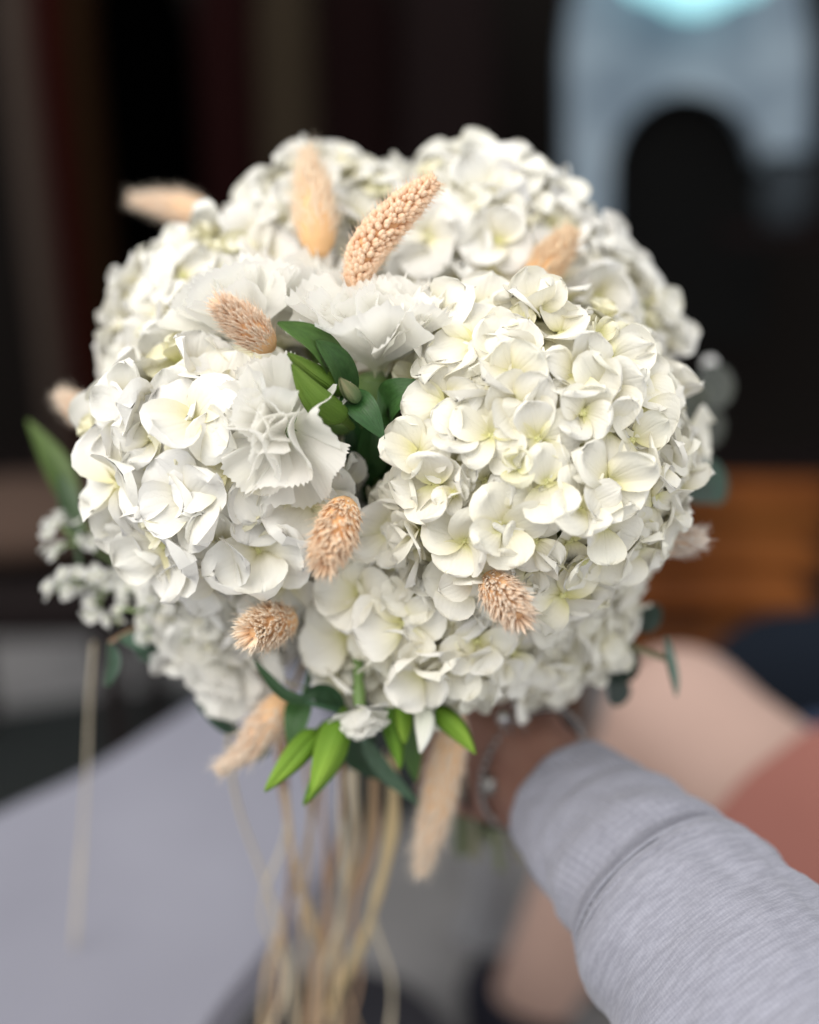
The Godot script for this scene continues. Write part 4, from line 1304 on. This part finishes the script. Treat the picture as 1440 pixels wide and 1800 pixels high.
	var e3 := thing("eucalyptus_sprig", "dark eucalyptus sprig with round silvery leaves over the wooden bench", "eucalyptus", P(1190, 830, 0.54), "eucalyptus sprigs round the bouquet's edge")
	var g3 := Geo.new()
	g3.tube([P(1180, 880, 0.53), P(1225, 800, 0.55), P(1250, 640, 0.58)], [0.0014, 0.0012, 0.0009], 7, Color(0.15, 0.16, 0.12))
	part("stem", local(g3, e3), mats.leaf_plain, e3)
	for q in [[P(1255, 720, 0.57), D(0.0, 1, 0), D(0.2, 0.0, 1), 0.024, 0.022, Color(0.11, 0.115, 0.118)], [P(1240, 790, 0.56), D(0.25, 0.95, 0), D(-0.3, 0.1, 1), 0.021, 0.015, Color(0.09, 0.095, 0.097)], [P(1215, 760, 0.55), D(-0.1, 0.95, 0), D(-0.2, 0.1, 1), 0.028, 0.018, Color(0.13, 0.135, 0.13)], [P(1215, 800, 0.54), D(0.5, -0.8, 0), D(0.2, 0.3, 1), 0.028, 0.018, Color(0.05, 0.10, 0.085)], [P(1180, 850, 0.53), D(0.8, -0.25, 0), D(0.1, 0.5, 0.8), 0.022, 0.018, Color(0.035, 0.065, 0.055)], [P(1150, 500, 0.56), D(0.2, -0.9, 0), D(0.3, 0.2, 0.9), 0.026, 0.014, Color(0.05, 0.11, 0.08)]]:
		var g := Geo.new()
		round_leaf(g, q[0], q[1], q[2], q[3], q[4], q[5])
		part("leaf", local(g, e3), mats.leaf, e3)
	var g4 := Geo.new()
	g4.blob(Transform3D(Basis.from_scale(Vector3.ONE * 0.0042), P(1248, 640, 0.58)), 12, 8, Color(0.8, 0.8, 0.8))
	part("seed_pod", local(g4, e3), mats.bud, e3)

	# bound stems
	var h0 := P(735, 1000, 0.520)
	var h1 := P(822, 1290, 0.570)
	var h2 := P(858, 1490, 0.594)
	var bt := thing("bound_stems", "bundle of green stems held in the hand, tied under the blooms", "stems", h1)
	var fb := frame((h2 - h1).normalized(), 0.0)
	for k in 13:
		var an := k * 2.39996
		var rr := 0.0035 * sqrt(k + 0.3)
		var o := fb * Vector3(cos(an), 0, sin(an)) * rr
		var g := Geo.new()
		g.tube(curve([h0 + o * 3.2, h1 + o, h2 + o * 1.5 + (h2 - h1).normalized() * R(-0.012, 0.008)], 10), [0.002, 0.0022, 0.0024, 0.0024, 0.0024, 0.0024, 0.0024, 0.0024, 0.0024, 0.0026, 0.0026], 8, Color(0.10, 0.14, 0.06).lerp(Color(0.30, 0.28, 0.2), R(0, 1)))
		part("stem", local(g, bt), mats.leaf_plain, bt)
	# raffia tails
	var tan1 := Color(0.62, 0.46, 0.28)
	var pale := Color(0.74, 0.65, 0.49)
	var rusty := Color(0.52, 0.34, 0.22)
	var raff := [
		["pale raffia strand hanging alone below the bluish leaf", [P(165, 1130, 0.53), P(158, 1230, 0.535), P(152, 1370, 0.55), P(140, 1540, 0.58), P(128, 1700, 0.61)], 0.0036, pale],
		["thin pale raffia strand curving from the grass head's tail", [P(425, 1235, 0.475), P(402, 1300, 0.478), P(420, 1420, 0.49), P(462, 1540, 0.505), P(505, 1680, 0.52), P(520, 1850, 0.535)], 0.0042, pale],
		["rusty raffia strand hanging beside the slanting green bud", [P(490, 1240, 0.49), P(500, 1400, 0.50), P(512, 1520, 0.515), P(495, 1660, 0.53), P(478, 1850, 0.545)], 0.0060, rusty],
		["tan raffia strand forking beneath the slanting green bud", [P(500, 1380, 0.50), P(520, 1530, 0.515), P(548, 1620, 0.53), P(570, 1720, 0.54), P(560, 1860, 0.55)], 0.0052, tan1],
		["rusty raffia strand hanging under the fat green bud", [P(600, 1330, 0.50), P(602, 1440, 0.51), P(580, 1560, 0.525), P(562, 1700, 0.54), P(540, 1860, 0.55)], 0.0070, rusty],
		["pale raffia strand in the middle of the hanging tails", [P(618, 1350, 0.50), P(622, 1450, 0.505), P(605, 1570, 0.52), P(585, 1700, 0.535), P(590, 1860, 0.55)], 0.0058, pale],
		["broad straw raffia strand nearest to the longest grass head", [P(690, 1330, 0.50), P(690, 1450, 0.505), P(662, 1580, 0.515), P(622, 1690, 0.525), P(572, 1790, 0.535), P(540, 1880, 0.54)], 0.0068, Color(0.68, 0.53, 0.30)],
		["tan raffia strand crossing under the straw coloured one", [P(660, 1340, 0.51), P(650, 1470, 0.52), P(600, 1610, 0.535), P(600, 1720, 0.545), P(645, 1850, 0.555)], 0.0052, tan1],
		["brown raffia strand hanging at the left of the tails", [P(560, 1330, 0.51), P(545, 1460, 0.52), P(505, 1600, 0.535), P(468, 1720, 0.545), P(462, 1860, 0.555)], 0.0058, tan1],
	]
	var wisps := [
		"thinnest pale raffia wisp on the table side of the hanging tails",
		"thin tan raffia wisp next to the outermost pale wisp",
		"thin rusty raffia wisp under the slanting green bud's tip",
		"thin pale raffia wisp in the thick of the tails, under the fat green bud",
		"thin tan raffia wisp hanging under the tiny carnation bud",
		"thin rusty raffia wisp behind the broad straw coloured strand",
		"thin pale raffia wisp on the hand side, nearest to the longest grass head",
	]
	for k in 7:                                          # thinner tails of the same tie
		var x0 := 505.0 + k * 30.0
		raff.append([wisps[k], [P(x0 + R(-8, 8), 1320, 0.505), P(x0 + R(-25, 25), 1460, 0.51), P(x0 + R(-45, 25), 1600, 0.525), P(x0 - 35 + R(-40, 45), 1730, 0.535), P(x0 - 45 + R(-50, 60), 1880, 0.545)], R(0.0022, 0.0036), [pale, tan1, rusty][k % 3]])
	for q in raff:
		var t := thing("raffia_strand", q[0], "raffia", q[1][0], "raffia tails hanging under the bouquet")
		var g := Geo.new()
		var n := 40
		for m in q[1].size():                            # tails swing away from the viewer
			q[1][m] = cam_t.origin + (q[1][m] - cam_t.origin) * (1.0 + 0.03 * m)
		var ax := curve(q[1], n)
		var ph := R(0, TAU)
		var wd: float = q[2]
		var c: Color = q[3]
		g.sheet(8, n, func(a, b):
			var k := int(round(b * n))
			var d: Vector3 = (ax[mini(k + 1, n)] - ax[maxi(k - 1, 0)]).normalized()
			var an: float = a * TAU
			var tw: float = ph + b * 2.2
			var s := d.cross(D(0, 0, 1)).normalized()
			var up := s.cross(d)
			var e1v := s * cos(tw) + up * sin(tw)
			var e2v := d.cross(e1v)
			var w: float = wd * 0.5 * (0.8 + 0.25 * sin(b * 13 + ph) + 0.1 * sin(b * 37))
			return [ax[k] + e1v * cos(an) * w + e2v * sin(an) * (0.0007 + 0.12 * w), c * (0.88 + 0.14 * sin(an * 3 + b * 5))])
		part("strip", local(g, t), mats.raffia, t)
